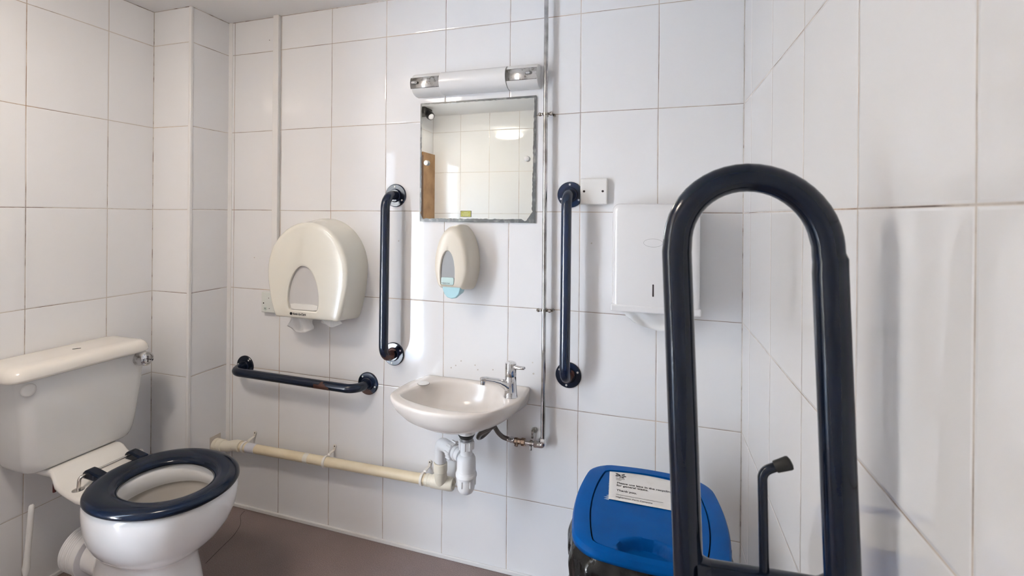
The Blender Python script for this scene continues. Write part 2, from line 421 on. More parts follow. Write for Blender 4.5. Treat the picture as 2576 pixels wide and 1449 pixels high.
# dark drill holes left in the back tiles
WB = bpy.data.objects['wall_back']
for i, (x, z, ring) in enumerate([(-1.7899, 1.9795, 0), (-1.86, 1.0667, 1), (-0.953, 0.6969, 1), (-0.9142, 0.7255, 1), (-0.935, 0.707, 1), (-0.8495, 0.7007, 1), (-0.86, 0.716, 1),
                                  (-0.7925, 0.7068, 1), (-0.6482, 0.747, 1), (-0.645, 0.7089, 2), (-0.4508, 1.1638, 1), (-1.7427, 0.5884, 0), (-1.1729, 1.1541, 1)]):
    bm = bmesh.new()
    rr = (0.0016, 0.0026, 0.0034)[ring]
    lathe(bm, (x, 0.0005, z), (0, -1, 0), [(rr, 0), (rr, 0.001), (rr*0.6, 0.0012)], 12)
    if ring: m_ = mat('old_filler', (0.58, 0.54, 0.50), 0.7)
    else: m_ = DARKHOLE
    finish('drill_hole', bm, m_, WB)

# doorway: pine lining with two strike holes and an open outdoors behind
D = thing('door_1', '', '', (LRX-0.07, (DY0+DY1)/2, 0)); del D['label']; del D['category']; struct(D)
boxo('door_lining', LRX-0.08, LRX+0.004, DY0-0.001, DY0+0.028, 0, DZ, WOOD, D)
boxo('door_lining', LRX-0.08, LRX+0.004, DY1-0.028, DY1+0.001, 0, DZ, WOOD, D)
boxo('door_lining', LRX-0.08, LRX+0.004, DY0, DY1, DZ-0.028, DZ+0.001, WOOD, D)
boxo('door_board', LRX-0.002, LRX+0.020, -2.018, DY0+0.004, 0, DZ, WOOD, D)
boxo('door_stop', LRX-0.006, LRX+0.022, DY0-0.002, DY0+0.030, 0, DZ-0.028, mat('dark_wood', (0.11, 0.055, 0.025), 0.5), D)
G = struct(boxo('floor_outside', -16.0, LRX-0.08, -10.0, 6.0, -0.12, -0.05, mat('pale_paving', (0.56, 0.60, 0.66), 0.9, bump=(20, 0.4, 0.01), var=((0.26, 0.27, 0.28), 1.3, 0.45, 0.62))))

struct(boxo('wall_lightblock_side', -6.0, LX-0.12, -1.12, -0.92, -0.1, 1.9, mat('dark_lightblock', (0.16, 0.15, 0.13), 0.9, bump=(12, 0.5, 0.02))))  # unseen dark wall, added to keep daylight off the front wall

struct(boxo('wall_lightblock_opposite', -3.9, -3.6, -2.7, -1.12, -0.1, 4.5, mat('dark_lightblock', (0.16, 0.15, 0.13), 0.9)))  # added out of view to cut daylight reaching the right and front walls

struct(boxo('wall_lightblock_yard', -16.0, 2.0, -9.6, -8.6, -0.1, 2.4, mat('yard_lightblock', (0.20, 0.195, 0.185), 0.9, bump=(9, 1.0, 0.05), var=((0.07, 0.07, 0.065), 1.6, 0.4, 0.6))))  # unseen, added to hide the bright sky from the tile reflections

# ================================================================== LAMP, SENSOR (seen in the mirror and in the glaze)
t = thing('ceiling_lamp', 'warm round lamp on the ceiling, seen only as glints in the glossy tiles', 'lamp', (-1.57, -1.24, CZ))
bm = bmesh.new(); lathe(bm, (-1.57, -1.24, CZ), (0, 0, -1), [(0.055, 0), (0.055, 0.025), (0.048, 0.034)], 40); finish('lamp_base', bm, PLASTIC, t, 0.6)
bm = bmesh.new(); lathe(bm, (-1.57, -1.24, CZ), (0, 0, -1), [(0.050, 0.030), (0.118, 0.037), (0.128, 0.048), (0.120, 0.060), (0.09, 0.070), (0.05, 0.075), (0.01, 0.077)], 40)
finish('lamp_diffuser', bm, mat('lit_diffuser', (0.9, 0.85, 0.75), 0.4, emit=((1.0, 0.87, 0.74), LAMP)), t, 2)
t = thing('motion_sensor', 'black motion sensor on the ceiling, seen at the top left of the mirror', 'sensor', (-1.9, -1.86, CZ))
bm = bmesh.new(); box(bm, -1.998, -1.90, -1.80, -1.67, 2.020, CZ); finish('sensor_base', bm, BLACK, t, 0.6, bevel=(0.008, 3))
bm = bmesh.new(); lathe(bm, (-1.895, -1.73, 2.022), (0.6, 0.35, -0.5), [(0.026, -0.03), (0.03, -0.01), (0.032, 0.02), (0.028, 0.036)], 24); finish('sensor_head', bm, BLACK, t, 0.7)
bm = bmesh.new(); lathe(bm, (-1.895, -1.73, 2.022), (0.6, 0.35, -0.5), [(0.026, 0.03), (0.022, 0.040), (0.014, 0.047), (0.003, 0.05)], 24); finish('sensor_lens', bm, LILAC, t, 2)

# ================================================================== GRAB RAILS
def screw(c, ax, parent, r=0.0036):
    bm = bmesh.new(); lathe(bm, c, ax, [(r, 0), (r, 0.0012), (r*0.75, 0.0022), (r*0.3, 0.0022), (r*0.25, 0.0008)], 14)
    return finish('screw', bm, SCREW, parent, 0.7)
def grab_rail(label, p1, p2, angs1, angs2, rust, cut=None, s=0.076):
    m = paint_mat('navy_paint_'+str(len(bpy.data.materials)), rust) if rust else NAVY
    p1, p2 = Vector(p1), Vector(p2); out = V(0, -1, 0)
    t = thing('grab_rail', label, 'grab rail', (p1+p2)/2, 'navy painted grab rails on the back wall')
    bm = bmesh.new()
    tube(bm, fillet([p1+out*0.004, p1+out*s, p2+out*s, p2+out*0.004], 0.05, 14), 0.0168, 28)
    finish('rail_tube', bm, m, t, 0.9)
    for p, angs in ((p1, angs1), (p2, angs2)):
        bm = bmesh.new()
        prof = [(0.0435, 0), (0.0435, 0.004), (0.041, 0.0065), (0.026, 0.0068), (0.0245, 0.0125), (0.0222, 0.014), (0.0165, 0.014)]
        lathe(bm, p, out, prof, 56)
        if cut and p == p1:
            for v in bm.verts:
                if v.co.x > cut: v.co.x = cut
        f = finish('flange', bm, m, t, 0.5)
        for a in angs:
            a = math.radians(a); screw(p + V(math.cos(a)*0.034, -0.0062, math.sin(a)*0.034), out, f)
    return t
grab_rail('vertical navy grab rail left of the mirror, rusty at its lower flange', (-1.186, 0, 1.326), (-1.189, 0, 0.725), (92, -32, 212), (28, -100, 160),
          [(-1.196, -0.045, 0.735, 0.045)])
grab_rail('vertical navy grab rail right of the chrome pipe, against the white box', (-0.5225, 0, 1.3254), (-0.524, 0, 0.7185), (92, -32, 205), (22, -100, 150),
          [(-0.520, -0.035, 0.722, 0.034)], cut=-0.4885)
grab_rail('horizontal navy grab rail above the waste pipe, with a rusty patch on its bar', (-1.902, 0, 0.605), (-1.300, 0, 0.600), (50, 170, -70), (130, -15, -135),
          [(-1.450, -0.094, 0.583, 0.042), (-1.30, -0.004, 0.562, 0.03)])

# ================================================================== RAISED HINGED RAIL (foreground)
t = thing('hinged_support_rail', 'large navy hinged support rail folded upright beside the right wall', 'support rail', (-0.05, -0.966, 0.62))
def up(x, z): return V(x - 0.0415*(z-1.0), -0.966, z)
# one continuous loop: left bar up, over the bend, right bar down
xl, xr = -0.2195, -0.0535
pts, rad = [], []
for z in (0.70, 0.80, 0.95, 1.10, 1.21): pts.append(up(xl, z)); rad.append(0.0178)
cx_, zc_ = (xl+xr)/2, 1.219
for k in range(1, 24):
    a = PI - PI*k/24
    pts.append(up(cx_ + 0.0815*math.cos(a), zc_ + 0.0835*math.sin(a))); rad.append(0.0172)
for z, r, dx in ((1.222, 0.0168, -0.0012), (1.212, 0.0169, -0.001), (1.205, 0.0180, 0.0006), (1.19, 0.0182, 0.0), (1.10, 0.0182, 0), (0.95, 0.0182, 0), (0.80, 0.0182, 0), (0.70, 0.0182, 0)):
    pts.append(up(xr+dx, z)); rad.append(r)
bm = bmesh.new(); tube(bm, pts, rad, 40); finish('rail_tube', bm, NAVY, t, 0.9)
bm = bmesh.new(); tube(bm, [up(xl+0.008, 0.811), up(xr-0.008, 0.819)], 0.0165, 32)
# weld fillets where the crossbar meets the bars
lathe(bm, up(xl+0.010, 0.8115), V(1, 0, 0.05), [(0.0235, 0.0), (0.0205, 0.006), (0.0175, 0.012), (0.0165, 0.016)], 32)
lathe(bm, up(xr-0.010, 0.8185), V(-1, 0, -0.05), [(0.0235, 0.0), (0.0205, 0.006), (0.0175, 0.012), (0.0165, 0.016)], 32)
finish('crossbar', bm, NAVY, t, 1.0)
bm = bmesh.new()
tube(bm, fillet([(-0.1265, -0.966, 0.815), (-0.1298, -0.966, 0.949), (-0.108, -0.966, 0.9615)], 0.015, 10), 0.0054, 24)
finish('buffer_arm', bm, NAVY, t, 0.9)
bm = bmesh.new(); lathe(bm, (-0.1165, -0.966, 0.9568), V(0.030, 0, 0.0145), [(0.0062, 0), (0.0068, 0.001), (0.0079, 0.016), (0.0072, 0.018), (0.0035, 0.0195)], 24)
finish('rubber_tip', bm, RUBBER, t, 0.8)
bm = bmesh.new()   # hinge bracket and wall plate, below the picture
tube(bm, [up(xl, 0.70), V(xl+0.01, -0.966, 0.66), V(-0.02, -0.966, 0.62)], 0.017, 24)
tube(bm, [up(xr, 0.70), V(-0.045, -0.966, 0.66), V(-0.02, -0.966, 0.64)], 0.017, 24)
finish('hinge_bracket', bm, NAVY, t, 0.9)
boxo('wall_plate', RX-0.012, RX, -1.03, -0.90, 0.55, 0.76, NAVY, t, bevel=(0.003, 2))

# ================================================================== MIRROR
MX0, MX1, MZ0, MZ1 = -1.0825, -0.6415, 1.2285, 1.6675
t = thing('mirror', 'square frameless wall mirror with blackened desilvered edges', 'mirror', ((MX0+MX1)/2, 0, MZ0))
boxo('mirror_glass', MX0, MX1, -0.006, -0.0005, MZ0, MZ1, mat('silvered_glass', (0.74, 0.785, 0.78), 0.0, metal=1.0), t)
# tarnished ring with a ragged inner outline
def edge_pt(a):
    return None
inner = []
rnd = random.Random(3)
def walk(n, p0, p1, nrm, base, amp):
    out = []
    for k in range(n):
        f = k/n; w = base(f) + amp*(rnd.random()-0.5)
        out.append((p0[0]+(p1[0]-p0[0])*f + nrm[0]*w, p0[1]+(p1[1]-p0[1])*f + nrm[1]*w))
    return out
NB = 60
bot = walk(NB, (MX0, MZ0), (MX1, MZ0), (0, 1), lambda f: 0.008+0.010*min(1, 1)*0.45 + (0.022*max(0, (0.05-f)/0.05)**1.5) + 0.040*max(0, (f-0.90)/0.10)**1.7, 0.0028)
rgt = walk(NB, (MX1, MZ0), (MX1, MZ1), (-1, 0), lambda f: 0.0070 + 0.026*max(0, (0.10-f)/0.10)**1.5 + 0.006*(1-f), 0.0022)
top = walk(NB, (MX1, MZ1), (MX0, MZ1), (0, -1), lambda f: 0.0075-0.0025*f, 0.0016)
lft = walk(NB, (MX0, MZ1), (MX0, MZ0), (1, 0), lambda f: 0.0052+0.002*f + 0.02*max(0, (f-0.95)/0.05)**1.5, 0.0014)
inn = bot+rgt+top+lft
cc = ((MX0+MX1)/2, (MZ0+MZ1)/2)
inn = [(min(max(x, MX0+0.002), MX1-0.004), min(max(z, MZ0+0.006), MZ1-0.003)) for x, z in inn]
I2 = star(inn, cc, 480); O2 = star(rrect(MX0, MX1, MZ0, MZ1, 0.0005, 1), cc, 480)
bm = bmesh.new()
loft(bm, [[(x, -0.0062, z) for x, z in O2], [(x, -0.0068, z) for x, z in O2], [(x, -0.0068, z) for x, z in I2], [(x, -0.0061, z) for x, z in I2]], False, False)
finish('tarnished_edge', bm, mat('desilvered_edge', (0.06, 0.063, 0.063), 0.35, metal=0.3, var=((0.18, 0.18, 0.175), 55, 0.52, 0.7)), t)
for x, z in ((-0.6715, 1.4500), (-1.0545, 1.4456)):
    bm = bmesh.new(); lathe(bm, (x, -0.0062, z), (0, -1, 0), [(0.0095, 0), (0.0095, 0.007), (0.0085, 0.009), (0.004, 0.0095)], 28)
    finish('fixing_cap', bm, mat('grey_cap', (0.55, 0.55, 0.55), 0.3, metal=0.4), t, 0.7)
bm = bmesh.new(); box(bm, -0.9185, -0.8768, -0.0072, -0.0062, 1.2468, 1.2698, 0)
st = finish('sticker', bm, mat('sticker_black', (0.02, 0.02, 0.015), 0.4), t); lab(st, 'olive yellow sticker with a black border')
bm = bmesh.new(); box(bm, -0.9165, -0.8788, -0.0077, -0.0070, 1.2486, 1.2680, 0)
o = finish('sticker_face', bm, mat('sticker_olive', (0.30, 0.29, 0.03), 0.5), st)
bm = bmesh.new()
for x0, x1, z in ((-0.906, -0.890, 1.2618), (-0.9125, -0.883, 1.2565), (-0.908, -0.8875, 1.2522)):
    k = x0
    while k < x1:
        w = rnd.uniform(0.0012, 0.0028); box(bm, k, min(k+w, x1), -0.0080, -0.0076, z, z+0.0022); k += w+0.0009
finish('sticker_print', bm, mat('sticker_print', (0.55, 0.55, 0.30), 0.5), st)

# ================================================================== SHAVER LIGHT
t = thing('wall_light', 'white and chrome tubular shaver light above the mirror', 'light', (-0.865, 0, 1.69))
def dsec(x, ztop, zbot, depth, n=20, flat=0.012):
    P = [(x, 0, ztop), (x, -flat, ztop)]
    zc = (ztop+zbot)/2; h = (ztop-zbot)/2
    for k in range(1, n): a = PI/2 - PI*k/n; P.append((x, -flat-(depth-flat)*math.cos(a)**0.8 if math.cos(a) > 0 else -flat, zc+h*math.sin(a)))
    P += [(x, -flat, zbot), (x, 0, zbot)]
    return P
bm = bmesh.new(); loft(bm, [dsec(-0.984, 1.7695, 1.690, 0.064), dsec(-0.738, 1.7695, 1.690, 0.064)]); finish('diffuser', bm, mat('opal_diffuser', (0.83, 0.82, 0.81), 0.18), t, 0.6)
for x0, x1, sx in ((-1.0980, -0.984, -1.080), (-0.738, -0.628, -0.655)):
    bm = bmesh.new(); loft(bm, [dsec(x0, 1.764, 1.693, 0.054), dsec(x0+0.004, 1.770, 1.689, 0.060), dsec(x1-0.004, 1.770, 1.689, 0.060), dsec(x1, 1.768, 1.690, 0.058)])
    c = finish('end_cap', bm, PLASTIC, t, 0.5)
    bm = bmesh.new()   # chrome strip wrapped round the front
    def strip(x, dd): return [(x, -0.012-(0.048+dd)*math.cos(a)**0.8, 1.7295+(0.0405+dd)*math.sin(a)) for a in [math.radians(v) for v in range(-28, 29, 4)]]
    A = [strip(x0+0.001, 0.0016), strip(x1-0.001, 0.0016)]
    loft(bm, A, False, False, closed=False)
    for e in (0, 1):
        pass
    o = finish('chrome_strip', bm, OLDCHROME, t, 2); md = o.modifiers.new('s', 'SOLIDIFY'); md.thickness = 0.0012
    bm = bmesh.new(); P = rrect(sx-0.012, sx+0.012, 1.725, 1.735, 0.0045, 4)
    loft(bm, [[(x, -0.0605, z) for x, z in P], [(x, -0.0640, z) for x, z in P]]); sw = finish('switch', bm, mat('switch_dark', (0.10, 0.10, 0.10), 0.4), t)
    bm = bmesh.new(); P = rrect(sx-0.010, sx+0.004, 1.727, 1.733, 0.0025, 4)
    loft(bm, [[(x, -0.0635, z) for x, z in P], [(x, -0.0660, z) for x, z in P]]); finish('switch_slider', bm, mat('slider_grey', (0.45, 0.45, 0.46), 0.4), sw)

# ================================================================== CHROME SUPPLY PIPE
t = thing('supply_pipe', 'tarnished chrome water pipe running from the ceiling down beside the basin', 'pipe', (-0.603, -0.03, 0.48))
PX, PY = -0.6035, -0.030
bm = bmesh.new(); tube(bm, [(PX, PY, 0.500), (PX, PY, 1.0), (PX, PY, CZ)], 0.0075, 20); finish('riser', bm, OLDCHROME if False else mat('pipe_chrome', (0.60, 0.60, 0.60), 0.14, metal=1.0, var=((0.30, 0.29, 0.28), 14, 0.45, 0.65)), t, 0.9)
def pipe_clip(c, horiz=False):
    x, y, z = c
    bm = bmesh.new()
    ax = V(1, 0, 0) if horiz else V(0, 0, 1)
    lathe(bm, V(x, y, z)-ax*0.004, ax, [(0.0078, 0), (0.0102, 0), (0.0102, 0.008), (0.0078, 0.008)], 24)
    if horiz:
        tube(bm, [(x, -0.012, z+0.010), (x, -0.012, z+0.036)], 0.004, 12); lathe(bm, (x+0.004, -0.001, z+0.034), (0, -1, 0), [(0.009, 0), (0.009, 0.006), (0.006, 0.012), (0.003, 0.022)], 16)
        tube(bm, [(x, y-0.006, z-0.006), (x+0.001, y-0.008, z-0.020)], 0.0038, 12)
    else:
        for s_ in (-1, 1):
            tube(bm, [(x+s_*0.010, y, z), (x+s_*0.018, y+0.002, z)], 0.0042, 12)
            lathe(bm, (x+s_*0.019, y+0.004, z), (0, -1, 0), [(0.0062, 0), (0.0062, 0.007), (0.004, 0.009)], 14)
        tube(bm, [(x+0.026, -0.0, z-0.002), (x+0.026, -0.018, z-0.002)], 0.0045, 12)
        tube(bm, [(x, 0, z), (x, y+0.009, z)], 0.0045, 12)
    return finish('pipe_clip', bm, mat('clip_chrome', (0.48, 0.46, 0.43), 0.25, metal=1.0, var=((0.2, 0.17, 0.14), 120, 0.45, 0.6)), t, 0.7)
pipe_clip((PX, PY, 1.596)); pipe_clip((PX, PY, 0.9355)); pipe_clip((-0.6440, PY, 0.4825), True)
bm = bmesh.new()    # compression elbow
lathe(bm, (PX, PY, 0.490), (0, 0, 1), [(0.0100, 0), (0.0130, 0.002), (0.0130, 0.012), (0.0105, 0.016), (0.0085, 0.016)], 6)
tube(bm, fillet([(PX, PY, 0.495), (PX, PY, 0.4815), (PX-0.022, PY, 0.4815)], 0.007, 6), 0.0108, 20)
lathe(bm, (PX-0.018, PY, 0.4815), (-1, 0, 0), [(0.0100, 0), (0.0125, 0.001), (0.0125, 0.011), (0.0095, 0.013)], 6)
finish('elbow_fitting', bm, CHROME, t, 0.6)
bm = bmesh.new(); tube(bm, [(PX-0.030, PY, 0.4815), (-0.668, PY, 0.4825)], 0.0075, 18); finish('branch_pipe', bm, CHROME, t, 0.9)
bm = bmesh.new()
lathe(bm, (-0.664, PY, 0.4825), (-1, 0, 0), [(0.011, 0), (0.0135, 0.002), (0.0135, 0.013), (0.010, 0.015), (0.010, 0.026), (0.0115, 0.028), (0.0115, 0.036), (0.009, 0.04)], 8)
tube(bm, [(-0.693, PY-0.004, 0.4785), (-0.694, PY-0.012, 0.470)], 0.0062, 12)
finish('isolating_valve', bm, BRASS, t, 0.6)
bm = bmesh.new(); lathe(bm, (-0.703, PY, 0.4835), (-1, 0, 0), [(0.009, 0), (0.0105, 0.002), (0.0105, 0.013), (0.0085, 0.016), (0.0085, 0.024)], 18); finish('hose_ferrule', bm, CHROME, t, 0.6)
bm = bmesh.new()
hp = catmull([(-0.722, -0.030, 0.4845), (-0.742, -0.031, 0.4885), (-0.758, -0.035, 0.502), (-0.768, -0.043, 0.522), (-0.770, -0.055, 0.540), (-0.768, -0.070, 0.545), (-0.776, -0.084, 0.532), (-0.792, -0.096, 0.516),
              (-0.803, -0.106, 0.511), (-0.802, -0.118, 0.520), (-0.790, -0.122, 0.536), (-0.765, -0.122, 0.552), (-0.745, -0.118, 0.566)], 5, False)
tube(bm, hp, 0.0078, 16); finish('flexible_hose', bm, HOSE, t, 2)

# ================================================================== BASIN
outer = [(-1.045, 0.0), (-1.0725, -0.085), (-1.082, -0.170), (-1.072, -0.226), (-1.030, -0.268), (-0.960, -0.2995), (-0.878, -0.313), (-0.800, -0.304), (-0.735, -0.273), (-0.688, -0.215), (-0.661, -0.150), (-0.652, -0.085), (-0.655, 0.0)]
oc = catmull(outer, 6, False)
inner_o = catmull([(-1.043, -0.198), (-1.010, -0.110), (-0.973, -0.052), (-0.900, -0.030), (-0.830, -0.032), (-0.775, -0.050), (-0.735, -0.100), (-0.712, -0.140), (-0.698, -0.185), (-0.715, -0.238), (-0.775, -0.266), (-0.856, -0.275), (-0.950, -0.258), (-1.020, -0.230)], 6)
bc = (-0.868, -0.15)
NO = 120
O = star(oc, bc, NO); I = star(inner_o, bc, NO)
def ring(P, s, z, c=(-0.868, 0.0), sy=None): return [(c[0]+(x-c[0])*s, c[1]+(y-c[1])*(sy if sy is not None else s), z) for x, y in P]
def mix(A, B, f, z): return [(a[0]+(b[0]-a[0])*f, a[1]+(b[1]-a[1])*f, z) for a, b in zip(A, B)]
t = thing('basin', 'small cream ceramic hand basin fixed to the back wall under the mirror', 'basin', (-0.868, -0.15, 0.54))
ZR = 0.664
bm = bmesh.new()
bb = (-0.860, 0.0)
def under(s_, z, sy, kk):
    out = []
    for x, y in O:
        k = kk*max(0.0, 1+y/0.11)
        out.append((bb[0]+(x-bb[0])*(s_+(1-s_)*k), y*sy, z))
    return out
rings = [under(0.16, 0.567, 0.50, 0), under(0.30, 0.569, 0.66, 0), under(0.50, 0.576, 0.78, 0.1), under(0.68, 0.587, 0.865, 0.35), under(0.82, 0.600, 0.925, 0.75), under(0.92, 0.620, 0.965, 0.9),
         under(0.975, 0.639, 0.988, 1), under(0.997, 0.651, 0.998, 1), ring(O, 1.0, 0.656, bb, 1.0), ring(O, 0.994, 0.6615, bb, 0.996), mix(O, I, 0.14, ZR-0.0003), mix(O, I, 0.5, ZR+0.0003), mix(O, I, 0.80, ZR), mix(O, I, 0.93, ZR-0.0015), mix(O, I, 1.0, ZR-0.006),
         ring(I, 0.965, ZR-0.018, bc), ring(I, 0.92, ZR-0.040, bc), ring(I, 0.84, ZR-0.063, bc), ring(I, 0.70, ZR-0.081, bc), ring(I, 0.50, ZR-0.088, bc), ring(I, 0.28, ZR-0.091, bc), ring(I, 0.10, ZR-0.092, bc)]
loft(bm, rings, True, True); finish('basin_bowl', bm, BASIN, t, 2)
bm = bmesh.new(); lathe(bm, (-1.0155, -0.0965, ZR-0.0005), (0, 0, 1), [(0.0212, 0), (0.0212, 0.0012), (0.019, 0.0014)], 36); finish('cap_gap', bm, mat('grey_gap', (0.16, 0.14, 0.13), 0.7), t)
bm = bmesh.new()
P = [(math.cos(2*PI*k/36), math.sin(2*PI*k/36)) for k in range(36)]
loft(bm, [[(-1.0155+0.020*a, -0.0965+0.020*b_, ZR-0.001) for a, b_ in P], [(-1.0155+0.020*a, -0.0965+0.020*b_, ZR+0.0014) for a, b_ in P], [(-1.0155+0.0175*a, -0.0965+0.0175*b_, ZR+0.0022) for a, b_ in P]])
finish('tap_hole_cap', bm, PLASTIC, t, 0.7)
bm = bmesh.new(); lathe(bm, (-0.860, -0.155, ZR-0.0925), (0, 0, 1), [(0.028, 0), (0.028, 0.003), (0.020, 0.0035), (0.018, 0.0012)], 28); finish('waste_ring', bm, CHROME, t, 0.6)

# tap
t = thing('basin_tap', 'chrome lever tap on the right back corner of the basin', 'tap', (-0.694, -0.112, ZR))
tb = V(-0.694, -0.112, ZR)
bm = bmesh.new(); lathe(bm, tb, (0, 0, 1), [(0.0235, 0), (0.0235, 0.002), (0.0225, 0.004), (0.0205, 0.020), (0.0190, 0.045), (0.0185, 0.066), (0.0178, 0.0675)], 32); finish('tap_body', bm, CHROME, t, 0.7)
bm = bmesh.new()
sd = V(-0.080, -0.062, 0).normalized(); sn = V(-sd.y, sd.x, 0)
def oval(c, w, h): return [c + sn*w*math.cos(2*PI*k/20) + V(0, 0, h*math.sin(2*PI*k/20)) for k in range(20)]
path = [(0.0, 0.028, 0.016, 0.022), (0.014, 0.035, 0.0155, 0.020), (0.026, 0.044, 0.0145, 0.0155), (0.040, 0.052, 0.0130, 0.0115), (0.060, 0.059, 0.0118, 0.0092), (0.085, 0.0655, 0.0108, 0.0085), (0.098, 0.067, 0.0098, 0.0078), (0.103, 0.067, 0.007, 0.006)]
loft(bm, [oval(tb+sd*d+V(0, 0, z), w, h) for d, z, w, h in path])
lathe(bm, tb+sd*0.095+V(0, 0, 0.064), V(-0.05, -0.03, -1), [(0.0085, 0), (0.0085, 0.006), (0.0075, 0.0065), (0.0072, 0.014), (0.0055, 0.0145)], 20)
finish('tap_spout', bm, CHROME, t, 0.9)
bm = bmesh.new()
lathe(bm, tb+V(0, 0, 0.0685), (0, 0, 1), [(0.0185, 0), (0.0188, 0.002), (0.0188, 0.038), (0.0178, 0.042), (0.012, 0.0445), (0.002, 0.045)], 32)
hd = V(0.040, -0.012, 0.004).normalized(); hn = V(-hd.y, hd.x, 0)
loft(bm, [[tb+V(0, 0, 0.0685)+hd*d+V(0, 0, z)+hn*w*math.cos(2*PI*k/20)+V(0, 0, h*math.sin(2*PI*k/20)) for k in range(20)] for d, z, w, h in ((0.005, 0.030, 0.011, 0.010), (0.020, 0.029, 0.0095, 0.0075), (0.034, 0.028, 0.0085, 0.0055), (0.046, 0.0285, 0.0085, 0.0058), (0.052, 0.0285, 0.007, 0.005), (0.054, 0.0285, 0.003, 0.002))])
finish('tap_handle', bm, CHROME, t, 0.9)

# bottle trap
t = thing('bottle_trap', 'white plastic bottle trap hanging under the basin', 'trap', (-0.828, -0.16, 0.34))
tx, ty = -0.828, -0.16
bm = bmesh.new(); lathe(bm, (tx, ty, 0.519), (0, 0, 1), [(0.018, 0), (0.018, 0.030)], 28); finish('waste_tail', bm, mat('zinc_tail', (0.30, 0.30, 0.31), 0.35, metal=0.8), t, 0.6)
bm = bmesh.new(); lathe(bm, (tx, ty, 0.531), (0, 0, 1), [(0.016, 0), (0.022, 0.001), (0.027, 0.010), (0.0285, 0.014), (0.020, 0.016)], 28); finish('rubber_washer', bm, RUBBER, t, 0.6)
bm = bmesh.new(); lathe(bm, (tx, ty, 0.545), (0, 0, 1), [(0.026, 0), (0.030, 0.003), (0.031, 0.018), (0.026, 0.021)], 28); finish('waste_flange', bm, PVC, t, 0.6)
def ribbed(bm, base, axis, r, h, n=8, depth=0.0025, N=96):
    base = Vector(base); axis = Vector(axis).normalized(); a, b_ = frame(axis)
    rings = []
    for hh, k0 in ((0, 0.94), (0.0015, 1), (h-0.0015, 1), (h, 0.94)):
        rr = []
        for k in range(N):
            an = 2*PI*k/N; q = (k*n/N) % 1.0
            rad_ = r*k0 + (depth if q < 0.28 else 0)
            rr.append(base+axis*hh+(a*math.cos(an)+b_*math.sin(an))*rad_)
        rings.append(rr)
    loft(bm, rings)
bm = bmesh.new(); ribbed(bm, (tx, ty, 0.496), (0, 0, 1), 0.0235, 0.026, 8); finish('inlet_nut', bm, PVC, t, 0.5)
bm = bmesh.new(); lathe(bm, (tx, ty, 0.417), (0, 0, 1), [(0.031, 0), (0.0305, 0.035), (0.0300, 0.048), (0.026, 0.057), (0.020, 0.061), (0.0195, 0.064), (0.0195, 0.082)], 36); finish('trap_body', bm, PVC, t, 0.7)
bm = bmesh.new(); lathe(bm, (tx, ty, 0.407), (0, 0, 1), [(0.0325, 0), (0.0345, 0.002), (0.0345, 0.009), (0.0325, 0.012)], 36)
lathe(bm, (tx, ty, 0.401), (0, 0, 1), [(0.0315, 0), (0.0325, 0.003), (0.0325, 0.022), (0.0315, 0.024)], 36)
finish('trap_collar', bm, PVC, t, 0.6)
bm = bmesh.new(); lathe(bm, (tx, ty, 0.350), (0, 0, 1), [(0.004, 0), (0.014, 0.0015), (0.022, 0.007), (0.0268, 0.016), (0.0282, 0.026), (0.0288, 0.055)], 36)
for k in range(6):
    a = 2*PI*k/6+0.35; c = V(tx+0.0285*math.cos(a), ty+0.0285*math.sin(a), 0)
    dx_, dy_ = math.cos(a), math.sin(a)
    Pq = [V(c.x - dy_*w + dx_*o_, c.y + dx_*w + dy_*o_, 0) for w, o_ in ((-0.003, -0.003), (-0.0025, 0.0030), (0.0025, 0.0030), (0.003, -0.003))]
    loft(bm, [[p+V(0, 0, 0.379) for p in Pq], [p+V(0, 0, 0.402) for p in Pq]])
finish('trap_cup', bm, PVC, t, 0.5)
# outlet arm towards the waste pipe
ex, ey, ez = -0.9535, -0.083, 0.461
od = (V(ex, ey, ez)-V(tx, ty, ez)).normalized()
bm = bmesh.new(); lathe(bm, V(tx, ty, ez)+od*0.024, od, [(0.024, 0), (0.021, 0.010), (0.0215, 0.020), (0.0245, 0.022), (0.0245, 0.028), (0.0225, 0.030), (0.0225, 0.042)], 32); finish('outlet_arm', bm, PVC, t, 0.6)
bm = bmesh.new(); ribbed(bm, V(tx, ty, ez)+od*0.060, od, 0.0290, 0.024, 8, 0.003); finish('outlet_nut', bm, PVC, t, 0.5)
bm = bmesh.new(); tube(bm, fillet([V(tx, ty, ez)+od*0.080, V(ex, ey, ez), V(ex-0.006, ey+0.010, 0.392)], 0.024, 10), 0.0212, 28)
finish('outlet_bend', bm, PVC, t, 0.9)

# ================================================================== WASTE PIPE
t = thing('waste_pipe', 'yellowed plastic waste pipe running low along the back wall', 'pipe', (-1.45, -0.05, 0.29))
def wp(x): return V(x, -0.050, 0.288+(x+1.938)*0.0150)
bm = bmesh.new(); tube(bm, [wp(-1.90), wp(-1.5), wp(-1.0)], 0.0180, 28); finish('pipe_run', bm, PVC_OLD, t, 0.9)
for a, b_, m_ in ((-1.838, -1.793, LILAC), (-1.552, -1.532, mat('bare_white_pvc', (0.82, 0.79, 0.70), 0.4))):
    bm = bmesh.new(); tube(bm, [wp(a), wp(b_)], 0.0188, 28); o = finish('pipe_sleeve', bm, m_, t, 0.8)
bm = bmesh.new()
lathe(bm, (-2.006, -0.0545, 0.279), (1, 0, 0.05), [(0.0225, 0), (0.0250, 0.002), (0.0250, 0.020), (0.0235, 0.0215), (0.0235, 0.045), (0.0205, 0.047)], 30); 
finish('wall_socket_fitting', bm, PVC_PALE, t, 0.6)
bm = bmesh.new()
